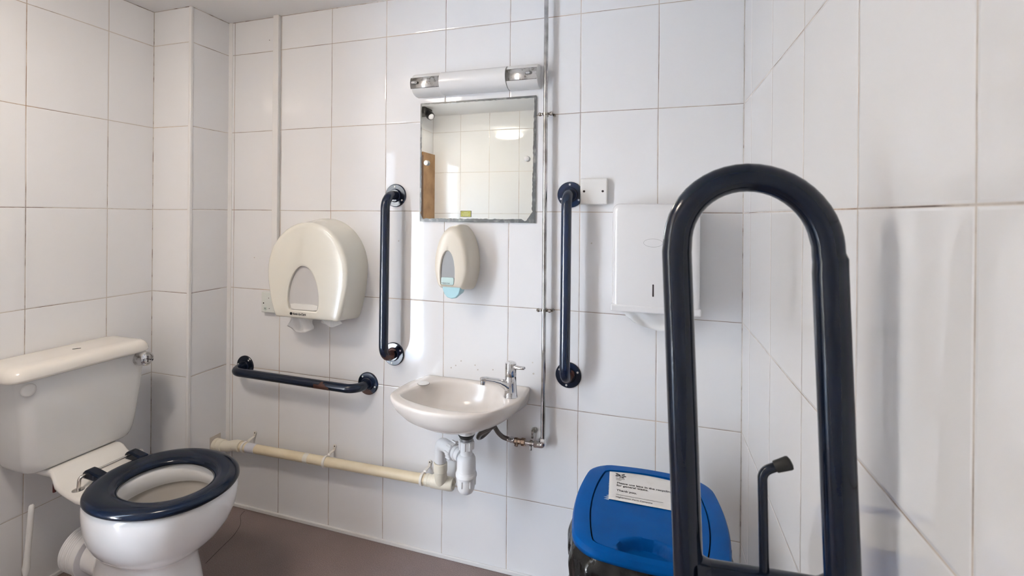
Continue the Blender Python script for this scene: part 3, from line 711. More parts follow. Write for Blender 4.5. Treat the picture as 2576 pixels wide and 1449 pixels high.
tube(bm, fillet([(-1.963, -0.054, 0.280), (-1.935, -0.053, 0.2805), (-1.905, -0.050, 0.2888), (-1.872, -0.050, 0.2892)], 0.03, 6), 0.0208, 28)
lathe(bm, wp(-1.902), (1, 0, 0.015), [(0.0200, 0), (0.0225, 0.001), (0.0225, 0.028), (0.0205, 0.030)], 28)
finish('pipe_elbow', bm, PVC_PALE, t, 0.6)
boxo('filler_patch', BX-0.001, BX+0.0012, -0.082, -0.030, 0.262, 0.318, mat('filler', (0.60, 0.55, 0.50), 0.8), bpy.data.objects['wall_column'])
for cx in (-1.852, -1.455, -1.040):
    bm = bmesh.new(); c = wp(cx)
    lathe(bm, c-V(0.005, 0, 0), (1, 0, 0), [(0.0185, 0), (0.0222, 0.0005), (0.0222, 0.0095), (0.0185, 0.010)], 28)
    box(bm, cx-0.005, cx+0.005, -0.050, -0.001, c.z-0.024, c.z-0.018)
    # tab rising to the screw
    loft(bm, [[(cx-0.005, -0.034, c.z+0.015), (cx+0.005, -0.034, c.z+0.015), (cx+0.005, -0.030, c.z+0.021), (cx-0.005, -0.030, c.z+0.021)],
              [(cx-0.005+0.004, -0.005, c.z+0.026), (cx+0.005+0.004, -0.005, c.z+0.026), (cx+0.005+0.004, -0.001, c.z+0.026), (cx-0.005+0.004, -0.001, c.z+0.026)],
              [(cx+0.001, -0.005, c.z+0.040), (cx+0.012, -0.005, c.z+0.040), (cx+0.012, -0.001, c.z+0.040), (cx+0.001, -0.001, c.z+0.040)]])
    lathe(bm, (cx+0.0065, -0.001, c.z+0.040), (0, -1, 0), [(0.0068, 0), (0.0068, 0.004)], 18)
    cl = finish('pipe_clip', bm, mat('clip_plastic', (0.80, 0.76, 0.70), 0.35), t, 0.6)
    bm = bmesh.new(); lathe(bm, (cx+0.0065, -0.0048, c.z+0.040), (0, -1, 0), [(0.0024, 0), (0.0022, 0.001)], 12); finish('clip_screw', bm, DARKHOLE, cl)
bm = bmesh.new()
tube(bm, [wp(-1.026), wp(-0.985)], 0.0208, 28)
lathe(bm, wp(-1.026), (1, 0, 0.015), [(0.0195, 0), (0.0215, 0.001), (0.0215, 0.012), (0.0195, 0.013)], 28)
lathe(bm, wp(-1.002), (1, 0, 0.015), [(0.0215, 0), (0.0232, 0.002), (0.0232, 0.072), (0.0220, 0.078)], 30)
tube(bm, [wp(-0.965), V(-0.9595, -0.071, 0.345), V(-0.9590, -0.072, 0.362)], [0.022, 0.0222, 0.0222], 28)
lathe(bm, V(-0.9592, -0.0725, 0.355), V(-0.0, -0.02, 1), [(0.0222, 0), (0.0240, 0.002), (0.0240, 0.030), (0.0222, 0.032)], 28)
finish('pipe_tee', bm, PVC_PALE, t, 0.7)
bm = bmesh.new(); e0 = wp(-0.925)
lathe(bm, e0, (1, 0, 0), [(0.0215, 0), (0.0215, 0.004), (0.0195, 0.006), (0.0150, 0.0062), (0.0145, 0.0030)], 28)
box(bm, e0.x+0.002, e0.x+0.0085, e0.y-0.0017, e0.y+0.0017, e0.z-0.017, e0.z+0.017)
box(bm, e0.x+0.002, e0.x+0.0085, e0.y-0.017, e0.y+0.017, e0.z-0.0017, e0.z+0.0017)
finish('access_plug', bm, PVC_PALE, t, 0.6)

# ================================================================== TOILET ROLL DISPENSER
def dome(cx, hw, ztop, zbot, hb, zc):
    """arched outline: half width hw at zc, narrowing to hb at the flat bottom"""
    P = []
    n = 28
    for k in range(n+1):
        a = PI*k/n; P.append((cx+hw*math.cos(a), zc+(ztop-zc)*math.sin(a)))
    for k in range(1, 9):
        f = k/9; P.append((cx-hw+(hw-hb)*f**1.8, zc+(zbot-zc)*f))
    P.append((cx-hb+0.004, zbot)); P.append((cx+hb-0.004, zbot))
    for k in range(8, 0, -1):
        f = k/9; P.append((cx+hw-(hw-hb)*f**1.8, zc+(zbot-zc)*f))
    return P
def XZ(P, y): return [(x, y, z) for x, z in P]
def lerp2(A, B, f): return [(a[0]+(b_[0]-a[0])*f, a[1]+(b_[1]-a[1])*f) for a, b_ in zip(A, B)]
t = thing('toilet_roll_dispenser', 'large cream round-topped toilet roll dispenser on the back wall', 'dispenser', (-1.49, 0, 0.845))
c2 = (-1.500, 0.965); ND = 140
B0 = star(dome(-1.490, 0.184, 1.236, 0.850, 0.147, 1.045), c2, ND)
F1 = star(dome(-1.489, 0.180, 1.222, 0.860, 0.143, 1.035), c2, ND)
F2 = star(dome(-1.489, 0.1775, 1.2185, 0.862, 0.1415, 1.033), c2, ND)
F3 = star(dome(-1.489, 0.172, 1.212, 0.865, 0.137, 1.031), c2, ND)
F4 = star(dome(-1.489, 0.162, 1.202, 0.867, 0.130, 1.03), c2, ND)
winP = dome(-1.5015, 0.074, 1.064, 0.888, 0.066, 0.925)
W0 = star(winP, c2, ND)
W1 = star(dome(-1.5015, 0.0705, 1.059, 0.891, 0.0625, 0.925), c2, ND)
bm = bmesh.new()
loft(bm, [XZ(B0, -0.0005), XZ(B0, -0.020), XZ(lerp2(B0, F1, 0.5), -0.065), XZ(F1, -0.112), XZ(F1, -0.1215), XZ(F2, -0.1268), XZ(F3, -0.1300), XZ(F4, -0.1312), XZ(lerp2(F4, W0, 0.35), -0.1325), XZ(lerp2(F4, W0, 0.75), -0.1335), XZ(lerp2(F4, W0, 0.96), -0.1335), XZ(W0, -0.1325), XZ(W1, -0.1300), XZ(W1, -0.118)], True, False)
finish('cover', bm, CREAM, t, 0.75)
bm = bmesh.new(); loft(bm, [XZ(W1, -0.121), XZ(lerp2(W1, [c2]*ND, 0.9), -0.1225)], False, True)
gw = mat('smoky_window', (0.60, 0.585, 0.575), 0.10)
gw_n = gw.node_tree
o = finish('window', bm, gw, t, 2); lab(o, 'smoky clear viewing window')
# the paper roll seen through the window: pale band at the bottom
bm = bmesh.new()
lowP = star([(-1.560, 0.893), (-1.443, 0.893), (-1.439, 0.915), (-1.564, 0.915)], (-1.5015, 0.904), 48)
loft(bm, [[(x, -0.1222, z) for x, z in lowP], [(x, -0.1236, z) for x, z in lowP]]); finish('window_sill_band', bm, mat('pale_band', (0.80, 0.79, 0.76), 0.25), t)
bm = bmesh.new()
for k in range(2):
    pass
txt = [text_mesh('Kimberly-Clark', 0.0112, (-1.543, -0.1336, 0.8742), (1, 0, 0), (0, 0, 1), sx=0.85, bold=0.0003)]
bm.free()
o = text_obj('printed_text', txt, INK, t)
bm = bmesh.new()
lathe(bm, (-1.5515, -0.1333, 0.8780), (0, -1, 0), [(0.0055, 0), (0.0055, 0.0008), (0.0035, 0.0008), (0.0032, 0.0)], 20); finish('printed_ring', bm, INK, t)
def paper_tail(top0, top1, bot, y0, amp, seed, parent, name='paper_tail'):
    """a crumpled tissue: top edge top0..top1, lower outline as (x,z) list"""
    r = random.Random(seed); bm = bmesh.new(); nu, nv = 24, 10; grid = []
    ph = [r.uniform(0, 6.28) for _ in range(4)]
    for j in range(nv+1):
        row = []
        for i in range(nu+1):
            f = i/nu; g = j/nv
            k = f*(len(bot)-1); a = min(int(k), len(bot)-2); q = k-a
            bx_, bz_ = bot[a][0]+(bot[a+1][0]-bot[a][0])*q, bot[a][1]+(bot[a+1][1]-bot[a][1])*q
            x = (top0[0]+(top1[0]-top0[0])*f)*(1-g)+bx_*g; z = (top0[1]+(top1[1]-top0[1])*f)*(1-g)+bz_*g
            y = y0 + amp*math.sin(f*9+ph[0]+g*2)*(0.3+g) + amp*0.6*math.sin(f*17+ph[1]-g*4) + amp*0.4*math.sin(f*5-g*7+ph[2])
            row.append(bm.verts.new((x, y, z)))
        grid.append(row)
    for j in range(nv):
        for i in range(nu): bm.faces.new((grid[j][i], grid[j][i+1], grid[j+1][i+1], grid[j+1][i]))
    o = finish(name, bm, PAPER, parent, 2); md = o.modifiers.new('s', 'SOLIDIFY'); md.thickness = 0.0006
    return o
paper_tail((-1.590, 0.862), (-1.513, 0.862), [(-1.622, 0.812), (-1.592, 0.792), (-1.565, 0.789), (-1.53, 0.796), (-1.507, 0.806), (-1.508, 0.83)], -0.070, 0.007, 5, t)
paper_tail((-1.462, 0.862), (-1.375, 0.858), [(-1.455, 0.842), (-1.440, 0.826), (-1.42, 0.822), (-1.395, 0.828), (-1.372, 0.840)], -0.075, 0.006, 9, t)

# alarm reset plate half hidden behind it, and the cable trunking above
t = thing('alarm_reset_plate', 'small white switch plate peeking out left of the toilet roll dispenser', 'switch plate', (-1.757, 0, 0.845))
boxo('plate', -1.8005, -1.7145, -0.022, -0.0005, 0.8450, 0.9285, mat('greenish_white', (0.76, 0.79, 0.75), 0.35), t, bevel=(0.003, 3))
bm = bmesh.new(); lathe(bm, (-1.7885, -0.0218, 0.8830), (0, -1, 0), [(0.0028, 0), (0.0028, 0.0008)], 14); finish('plate_screw', bm, DARKHOLE, t)
for x, z in ((-1.762, 0.905), (-1.759, 0.862)):
    bm = bmesh.new(); lathe(bm, (x, -0.0218, z), (0, -1, 0), [(0.0016, 0), (0.0016, 0.0008)], 12); finish('indicator', bm, DARKHOLE, t)
bm = bmesh.new(); box(bm, -1.786, -1.773, -0.0235, -0.0215, 0.854, 0.868); finish('reset_button', bm, mat('pale_green', (0.62, 0.70, 0.66), 0.4), t, bevel=(0.001, 2))
bm = bmesh.new(); box(bm, -1.7825, -1.7765, -0.0240, -0.0233, 0.8605, 0.8618); finish('button_mark', bm, INK, t)
t = thing('cable_trunking', 'narrow white vertical cable trunking above the toilet roll dispenser', 'trunking', (-1.748, 0, 0.93))
boxo('trunking_base', -1.7520, -1.7300, -0.010, -0.0005, 0.9285, CZ, TRIMW, t)
boxo('trunking_cover', -1.7565, -1.7285, -0.0165, -0.004, 0.9285, CZ, TRIMW, t, bevel=(0.0015, 2))

# ================================================================== SOAP DISPENSER
t = thing('soap_dispenser', 'beige soap dispenser with pale blue lever under the mirror', 'dispenser', (-0.913, 0, 0.965))
c3 = (-0.922, 1.070); NS = 110
def soap_o(cx, hw, zt, zb, hb): return dome(cx, hw, zt, zb, hb, 1.075)
S0 = star(soap_o(-0.911, 0.067, 1.221, 0.990, 0.046), c3, NS)
S1 = star(soap_o(-0.914, 0.0645, 1.216, 0.998, 0.045), c3, NS)
S2 = star(soap_o(-0.916, 0.059, 1.204, 1.006, 0.043), c3, NS)
S3 = star(soap_o(-0.917, 0.050, 1.190, 1.010, 0.038), c3, NS)
sw = dome(-0.9255, 0.0285, 1.134, 1.0120, 0.0255, 1.055)
V0 = star(sw, c3, NS); V1 = star(dome(-0.9255, 0.0265, 1.131, 1.0135, 0.0240, 1.055), c3, NS)
bm = bmesh.new()
loft(bm, [XZ(S0, -0.0005), XZ(S0, -0.018), XZ(lerp2(S0, S1, 0.6), -0.055), XZ(S1, -0.080), XZ(lerp2(S1, S2, 0.35), -0.090), XZ(S2, -0.098), XZ(lerp2(S2, S3, 0.5), -0.1015), XZ(S3, -0.1030), XZ(lerp2(S3, V0, 0.6), -0.1050), XZ(V0, -0.105), XZ(V1, -0.102), XZ(V1, -0.097)], True, False)
finish('cover', bm, BEIGE, t, 0.8)
bm = bmesh.new(); loft(bm, [XZ(V1, -0.0985), XZ(lerp2(V1, [c3]*NS, 0.5), -0.0990), XZ(lerp2(V1, [c3]*NS, 0.92), -0.0992)], False, True)
finish('window', bm, mat('grey_window', (0.33, 0.34, 0.35), 0.06, coat=0.6), t, 2)
bm = bmesh.new(); P = star(rrect(-0.9485, -0.9030, 1.0150, 1.0400, 0.003, 3), (-0.9255, 1.027), 40)
loft(bm, [[(x, -0.1000, z) for x, z in P], [(x, -0.1030, z) for x, z in P], [(-0.9255+(x+0.9255)*0.9, -0.1034, 1.027+(z-1.027)*0.9) for x, z in P]])
finish('soap_level', bm, mat('pale_aqua', (0.56, 0.72, 0.71), 0.15), t, 0.8)
text_obj('printed_text', [text_mesh('Kimberly-Clark', 0.0052, (-0.9465, -0.1040, 1.0185), (1, 0, 0), (0, 0, 1), sx=0.95, bold=0.0001)], INK, t)
bm = bmesh.new()
def tongue(y, s, zb):
    return [(-0.9125-0.0365*s, y, 1.013), (-0.9125-0.034*s, y, 0.998), (-0.9125-0.028*s, y, 0.982), (-0.9125-0.017*s, y, zb+0.004), (-0.9125, y, zb), (-0.9125+0.017*s, y, zb+0.004), (-0.9125+0.028*s, y, 0.982), (-0.9125+0.034*s, y, 0.998), (-0.9125+0.0365*s, y, 1.013)]
loft(bm, [tongue(-0.050, 0.92, 0.974), tongue(-0.070, 1.0, 0.969), tongue(-0.092, 1.0, 0.9655), tongue(-0.0985, 0.93, 0.968)])
finish('push_lever', bm, mat('baby_blue_plastic', (0.42, 0.66, 0.72), 0.3), t, 0.7, bevel=(0.002, 2))

# ================================================================== JUNCTION BOX
t = thing('junction_box', 'square white blank electrical box beside the right grab rail', 'electrical box', (-0.44, 0, 1.29))
boxo('box_cover', -0.4868, -0.3990, -0.0215, -0.0005, 1.2925, 1.3785, PLASTIC, t, bevel=(0.004, 3))
for x in (-0.474, -0.4135):
    bm = bmesh.new(); lathe(bm, (x, -0.0213, 1.3355), (0, -1, 0), [(0.0038, 0), (0.0038, 0.0009)], 16); finish('screw_recess', bm, DARKHOLE, t)

# ================================================================== PAPER TOWEL DISPENSER
t = thing('paper_towel_dispenser', 'white metal paper towel dispenser on the back wall near the right corner', 'dispenser', (-0.25, 0, 0.96))
WE = mat('white_enamel', (0.82, 0.82, 0.83), 0.16, coat=0.3)
def tw(y, i, zt, zb): return [(x, y, z) for x, z in rrect(-0.3765+i, -0.1235-i, zb+i, zt-i, [0.022, 0.022, 0.004, 0.004], 8)]
bm = bmesh.new()
loft(bm, [tw(-0.0005, 0.001, 1.294, 0.966), tw(-0.090, 0.001, 1.294, 0.966), tw(-0.100, 0.003, 1.294, 0.966), tw(-0.106, 0.008, 1.294, 0.966), tw(-0.1095, 0.018, 1.294, 0.966)])
finish('cabinet', bm, WE, t, 0.7)
boxo('lower_lip', -0.3785, -0.1215, -0.112, -0.001, 0.964, 0.986, WE, t, bevel=(0.005, 3))
bm = bmesh.new(); P = rrect(-0.2572, -0.2528, 1.0150, 1.0520, 0.002, 4); loft(bm, [[(x, -0.1090, z) for x, z in P], [(x, -0.1102, z) for x, z in P]]); finish('level_slot', bm, DARKHOLE, t)
bm = bmesh.new()
P = [(math.cos(2*PI*k/48), math.sin(2*PI*k/48)) for k in range(48)]
loft(bm, [[(-0.2560+0.0275*a, -0.1098, 1.1755+0.0125*b_) for a, b_ in P], [(-0.2560+0.0275*a, -0.1100, 1.1755+0.0125*b_) for a, b_ in P], [(-0.2560+0.0268*a, -0.1100, 1.1755+0.0118*b_) for a, b_ in P], [(-0.2560+0.0268*a, -0.1098, 1.1755+0.0118*b_) for a, b_ in P]], False, False)
finish('oval_outline', bm, mat('grey_line', (0.30, 0.30, 0.30), 0.5), t)
boxo('hinge_gap', -0.1222, -0.1218, -0.035, -0.002, 0.99, 1.27, DARKHOLE, t)
paper_tail((-0.352, 0.968), (-0.165, 0.968), [(-0.335, 0.945), (-0.31, 0.930), (-0.275, 0.912), (-0.235, 0.903), (-0.20, 0.912), (-0.175, 0.940)], -0.070, 0.006, 21, t, 'paper_towel')

# ================================================================== TOILET
t = thing('toilet', 'white close-coupled toilet with a dark navy seat against the left wall', 'toilet', (-1.75, -0.53, 0.0))
def egg(xb, xf, hw, cy, p=2.25, n=96, wx=0.46):
    """egg outline, longest along x; widest a little behind the middle"""
    cx = xb+(xf-xb)*wx; P = []
    for k in range(n):
        a = 2*PI*k/n; c, s_ = math.cos(a), math.sin(a)
        x = abs(c)**(2/p)*(1 if c > 0 else -1); y = abs(s_)**(2/p)*(1 if s_ > 0 else -1)
        P.append((cx+(xf-cx if c > 0 else cx-xb)*x, cy+hw*y))
    return P
TY = -0.535
def zr(P, z): return [(x, y, z) for x, y in P]
bm = bmesh.new()
prof = [(0.0, -1.93, -1.520, 0.118), (0.03, -1.93, -1.528, 0.113), (0.10, -1.92, -1.545, 0.103), (0.17, -1.91, -1.560, 0.096), (0.212, -1.895, -1.572, 0.094), (0.228, -1.875, -1.568, 0.100), (0.240, -1.865, -1.556, 0.112),
        (0.258, -1.862, -1.530, 0.130), (0.285, -1.864, -1.503, 0.150), (0.315, -1.867, -1.483, 0.165), (0.35, -1.870, -1.469, 0.175), (0.385, -1.872, -1.462, 0.1785), (0.410, -1.872, -1.461, 0.178), (0.420, -1.871, -1.464, 0.175), (0.4245, -1.868, -1.470, 0.169)]
rings = [zr(egg(xb, xf, hw, TY+0.003), z) for z, xb, xf, hw in prof]
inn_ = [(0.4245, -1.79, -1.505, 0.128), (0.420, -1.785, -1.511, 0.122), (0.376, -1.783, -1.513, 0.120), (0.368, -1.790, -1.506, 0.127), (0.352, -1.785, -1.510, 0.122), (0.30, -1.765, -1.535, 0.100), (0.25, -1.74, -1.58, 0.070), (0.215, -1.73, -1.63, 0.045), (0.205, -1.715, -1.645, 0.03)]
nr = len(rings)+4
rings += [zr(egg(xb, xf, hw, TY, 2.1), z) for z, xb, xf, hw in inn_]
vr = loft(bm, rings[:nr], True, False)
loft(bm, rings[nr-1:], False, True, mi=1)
finish('pan', bm, [CERAMIC, CERAMIC_SHADE], t, 2)
# rear shelf that carries the cistern: raised back, scooped down to the hinge
bm = bmesh.new()
sec = [(-2.185, 0.440, 0.415, 0.100), (-2.08, 0.442, 0.417, 0.104), (-2.045, 0.4425, 0.420, 0.106), (-2.030, 0.438, 0.416, 0.108), (-2.015, 0.426, 0.406, 0.110), (-2.000, 0.416, 0.398, 0.113), (-1.980, 0.411, 0.394, 0.114),
       (-1.950, 0.4095, 0.393, 0.117), (-1.915, 0.4095, 0.393, 0.119), (-1.870, 0.412, 0.392, 0.120), (-1.835, 0.414, 0.392, 0.118), (-1.812, 0.414, 0.394, 0.10)]
rg = []
for x, zt, zb, hw in sec:
    cy = -0.510-0.025*min(1, max(0, (x+2.05)/0.2)); e = 0.008
    rg.append([(x, cy-hw, zb+0.004), (x, cy-hw+0.004, zb), (x, cy+hw-0.004, zb), (x, cy+hw, zb+0.004), (x, cy+hw, zt-e), (x, cy+hw-0.0025, zt-0.0025), (x, cy+hw-e, zt), (x, cy, zt+0.001), (x, cy-hw+e, zt), (x, cy-hw+0.0025, zt-0.0025), (x, cy-hw, zt-e)])
loft(bm, rg); finish('rear_shelf', bm, mat('shelf_ceramic', (0.83, 0.81, 0.77), 0.10, coat=0.3), t, 1.0)
bm = bmesh.new()    # neck between shelf and foot
loft(bm, [zr(egg(-1.93, -1.80, 0.06, TY+0.02), 0.16), zr(egg(-1.93, -1.81, 0.055, TY+0.025), 0.24), zr(egg(-1.965, -1.83, 0.050, TY+0.03), 0.34), zr(egg(-2.01, -1.84, 0.055, TY+0.03), 0.397)])
finish('neck', bm, CERAMIC, t, 1.0)
# outlet spigot
bm = bmesh.new(); lathe(bm, (-1.70, -0.538, 0.152), V(-1, 0, 0.03), [(0.072, 0), (0.066, 0.09), (0.060, 0.17), (0.056, 0.22), (0.055, 0.250)], 40); finish('outlet_spigot', bm, CERAMIC, t, 0.9)
# cistern
CY0 = -0.508
def cring(z, xf, hw, r, xb=-2.198, cy=CY0): return [(x, y, z) for x, y in rrect(xb, xf, cy-hw, cy+hw, [r, 0.012, 0.012, r], 8)]
bm = bmesh.new()
loft(bm, [cring(0.4425, -2.072, 0.138, 0.03), cring(0.4445, -2.063, 0.146, 0.032), cring(0.450, -2.057, 0.152, 0.034), cring(0.463, -2.051, 0.158, 0.036), cring(0.485, -2.047, 0.163, 0.036), cring(0.53, -2.042, 0.169, 0.036), cring(0.62, -2.036, 0.179, 0.036), cring(0.70, -2.033, 0.186, 0.036), cring(0.752, -2.032, 0.190, 0.036)])
finish('cistern', bm, CISTERN, t, 0.9)
bm = bmesh.new()
LC = -0.521
def lring(z, i): return [(x, y, z) for x, y in rrect(-2.2035+i*0.2, -2.012-i, LC-0.211+i, LC+0.207-i, [0.040, 0.02, 0.02, 0.040], 8)]
loft(bm, [lring(0.747, 0.006), lring(0.750, 0.001), lring(0.757, 0.0), lring(0.770, 0.003), lring(0.780, 0.008), lring(0.786, 0.016), lring(0.789, 0.028), lring(0.790, 0.05)])
finish('cistern_lid', bm, mat('lid_ceramic', (0.84, 0.80, 0.74), 0.14, coat=0.3), t, 1.0)
bm = bmesh.new(); tube(bm, [(-2.118, -0.515, 0.7905), (-2.112, -0.505, 0.791), (-2.105, -0.497, 0.7905)], 0.001, 6); finish('lid_mark', bm, INK, t)
bm = bmesh.new(); lathe(bm, (-2.034, -0.350, 0.7235), (1, 0, 0), [(0.0265, 0), (0.0265, 0.010), (0.0250, 0.013), (0.0250, 0.034), (0.0235, 0.038), (0.0175, 0.0395), (0.0170, 0.0385), (0.014, 0.0400), (0.002, 0.0405)], 32)
fb = finish('flush_button', bm, CHROME, t, 0.6); lab(fb, 'chrome flush button')
bm = bmesh.new(); box(bm, -1.9945, -1.9925, -0.3512, -0.3488, 0.712, 0.735); finish('button_split', bm, DARKHOLE, fb)
bm = bmesh.new(); lathe(bm, (-2.0345, -0.678, 0.7185), (1, 0, 0), [(0.0195, 0), (0.019, 0.003), (0.0165, 0.0055), (0.010, 0.0068), (0.002, 0.007)], 28); finish('blanking_cap', bm, PLASTIC, t, 0.9)
bm = bmesh.new(); tube(bm, [(-2.02, -0.618, 0.413), (-2.02, -0.618, 0.383)], 0.0045, 12); finish('fixing_bolt', bm, mat('dark_red_plastic', (0.07, 0.012, 0.012), 0.5), t)
bm = bmesh.new(); tube(bm, [(-2.13, -0.622, 0.446), (-2.13, -0.622, 0.436)], 0.012, 16); finish('cistern_nut', bm, PLASTIC, t)
# seat ring
bm = bmesh.new()
so = lambda i, z: zr(egg(-1.868+i, -1.449-i, 0.1835-i, TY, 2.12), z)
si = lambda i, z: zr(egg(-1.786-i, -1.518+i, 0.109+i, TY, 2.1), z)
loft(bm, [si(-0.001, 0.432), so(0.010, 0.428), so(0.003, 0.430), so(0.0, 0.435), so(0.0005, 0.441), so(0.004, 0.447), so(0.012, 0.4515), so(0.026, 0.4535), si(0.022, 0.4505), si(0.010, 0.4465), si(0.003, 0.442), si(0.0, 0.437), si(-0.001, 0.432)], False, False)
bmesh.ops.remove_doubles(bm, verts=bm.verts, dist=1e-5)
seat = finish('seat', bm, SEATM, t, 2)
# hinge
HX, HZ = -1.905, 0.447
for y0, y1 in ((-0.602, -0.572), (-0.478, -0.448)):
    bm = bmesh.new()
    P = [(-0.018, -0.014), (0.045, -0.016), (0.060, -0.008), (0.055, 0.004), (0.012, 0.012), (-0.006, 0.013), (-0.018, 0.004)]
    loft(bm, [[(HX+a, y0, HZ+b_) for a, b_ in P], [(HX+a, y1, HZ+b_) for a, b_ in P]]); finish('hinge_block', bm, SEATM, t, 0.6, bevel=(0.005, 3))
bm = bmesh.new(); tube(bm, [(HX-0.002, -0.59, HZ), (HX-0.002, -0.46, HZ)], 0.0042, 14); finish('hinge_rod', bm, STEEL, t, 0.9)
for y, s_ in ((-0.602, -1), (-0.447, 1)):
    bm = bmesh.new(); tube(bm, fillet([(HX-0.002, y-s_*0.012, HZ), (HX-0.002, y+s_*0.016, HZ), (HX-0.004, y+s_*0.017, 0.411)], 0.009, 6), 0.0052, 14)
    lathe(bm, (HX-0.004, y+s_*0.017, 0.409), (0, 0, 1), [(0.016, 0), (0.016, 0.002), (0.012, 0.003), (0.006, 0.003)], 24)
    finish('hinge_post', bm, STEEL, t, 0.8)

# soil connector behind the pan
t = thing('soil_pipe_connector', 'white ribbed push-on soil connector behind the foot of the toilet', 'pipe fitting', (-2.0, -0.545, 0.0))
bm = bmesh.new()
pr = [(0.062, 0), (0.072, 0.0), (0.0735, 0.002), (0.0735, 0.020), (0.0700, 0.021), (0.0700, 0.026)]
h = 0.026
for k in range(6): pr += [(0.0715, h+0.001), (0.0715, h+0.005), (0.0695, h+0.0065), (0.0695, h+0.0085)]; h += 0.0085
pr += [(0.062, h+0.006), (0.058, h+0.010)]
lathe(bm, (-1.945, -0.538, 0.1605), V(-1, 0, 0.03), pr, 48); finish('ribbed_collar', bm, PVC, t, 0.5)
bm = bmesh.new(); lathe(bm, (-1.9445, -0.538, 0.1605), V(-1, 0, 0.03), [(0.0665, -0.0008), (0.0725, -0.0008), (0.0725, 0.001), (0.0665, 0.001)], 48); o = finish('collar_band', bm, LILAC, t, 0.6)
bm = bmesh.new(); lathe(bm, (-1.9445, -0.538, 0.1605), V(-1, 0, 0.03), [(0.050, -0.0004), (0.0625, -0.0004), (0.0625, 0.003), (0.050, 0.003)], 40); finish('rubber_seal', bm, mat('brown_rubber', (0.05, 0.015, 0.012), 0.5), t, 0.6)
bm = bmesh.new(); tube(bm, [(-1.985, -0.536, 0.158), (-2.09, -0.476, 0.10), (-2.203, -0.412, 0.045)], 0.040, 32); finish('connector_bend', bm, PVC, t, 0.9)

# toilet brush: only the handle shows
t = thing('toilet_brush', 'white plastic toilet brush handle left of the toilet', 'toilet brush', (-2.09, -0.668, 0.0))
bm = bmesh.new()
ha, hb_ = V(-2.095, -0.635, 0.339), V(-2.095, -0.6500, 0.11)
dd = (hb_-ha).normalized()
tube(bm, [ha, ha+dd*0.004, ha+dd*0.02, ha+dd*0.15, ha+dd*0.185, ha+dd*0.19, ha+dd*0.21], [0.004, 0.0072, 0.0078, 0.0078, 0.0095, 0.0105, 0.007], 20); finish('handle', bm, PLASTIC, t, 0.8)
bm = bmesh.new(); tube(bm, [ha+dd*0.20, ha+dd*0.305], [0.006, 0.006], 14); lathe(bm, ha+dd*0.26, dd, [(0.01, 0), (0.028, 0.008), (0.032, 0.03), (0.022, 0.055)], 24); finish('brush_head', bm, PLASTIC, t, 0.8)
t = thing('brush_holder', 'white plastic pot holding the toilet brush on the floor', 'brush holder', (-2.09, -0.655, 0.0))
bm = bmesh.new(); lathe(bm, (-2.095, -0.655, 0.0), (0, 0, 1), [(0.045, 0), (0.047, 0.01), (0.043, 0.07), (0.046, 0.085), (0.042, 0.085), (0.039, 0.07), (0.040, 0.014)], 32); finish('pot', bm, PLASTIC, t, 0.8)

# ================================================================== SWING BIN
t = thing('swing_bin', 'bright blue swing-top bin in the corner with a notice on its flap', 'bin', (-0.265, -0.40, 0.0))
def barrel(x0, x1, y0, y1, bx, by, r, N=96, cxy=None):
    """rounded rectangle whose sides bulge outwards"""
    cx, cy = (x0+x1)/2, (y0+y1)/2
    P = rrect(x0, x1, y0, y1, r, 8); out = []
    # subdivide and bulge
    Q = []
    for i in range(len(P)):
        a, b_ = P[i], P[(i+1) % len(P)]
        L = math.hypot(b_[0]-a[0], b_[1]-a[1]); n = max(1, int(L/0.01))
        for k in range(n): Q.append((a[0]+(b_[0]-a[0])*k/n, a[1]+(b_[1]-a[1])*k/n))
    for x, y in Q:
        u = (x-cx)/((x1-x0)/2); v = (y-cy)/((y1-y0)/2)
        out.append((x + bx*u*(1-v*v), y + by*v*(1-u*u)))
    return star(out, (cx, cy), N)
LXa, LXb, LYa, LYb = -0.412, -0.112, -0.597, -0.250
def bz(P, z0, f=None):
    """lid surface: gently crowned along y and drooping to the front"""
    return [(x, y, z0 + (f(y) if f else 0)) for x, y in P]
top_f = lambda y: 0.010 - 0.55*((y+0.40))**2*1.0
def droop(y):      # 0 at the back, falls towards the front
    g = (y-LYb)/(LYa-LYb); return 0.002*(1-g) + 0.002*g
bm = bmesh.new()
E0 = barrel(LXa, LXb, LYa, LYb, 0.022, 0.016, 0.045)
E1 = barrel(LXa+0.004, LXb-0.004, LYa+0.004, LYb-0.004, 0.022, 0.016, 0.043)
E2 = barrel(LXa+0.014, LXb-0.014, LYa+0.010, LYb-0.010, 0.022, 0.015, 0.038)
E3 = barrel(LXa+0.038, LXb-0.038, LYa+0.011, LYb-0.034, 0.020, 0.014, 0.010)
E0 = [(x, y) for x, y in E0]
BZ = 0.562
loft(bm, [bz(E0, BZ-0.020, droop), bz(E0, BZ-0.012, droop), bz(E1, BZ-0.003, droop), bz(E2, BZ+0.002, droop), bz(E3, BZ+0.003, droop), bz(barrel(LXa+0.040, LXb-0.040, LYa+0.013, LYb-0.036, 0.020, 0.014, 0.009), BZ-0.006, droop)], False, False)
o = finish('lid_frame', bm, BLUEBIN, t, 0.45); md = o.modifiers.new('s', 'SOLIDIFY'); md.thickness = 0.0025; md.offset = -1
# black gap line under the flap
bm = bmesh.new(); G0 = barrel(LXa+0.036, LXb-0.036, LYa+0.010, LYb-0.032, 0.020, 0.014, 0.010)
loft(bm, [bz(G0, BZ-0.030, droop), bz(G0, BZ-0.0315, droop)]); finish('flap_gap', bm, DARKHOLE, t)
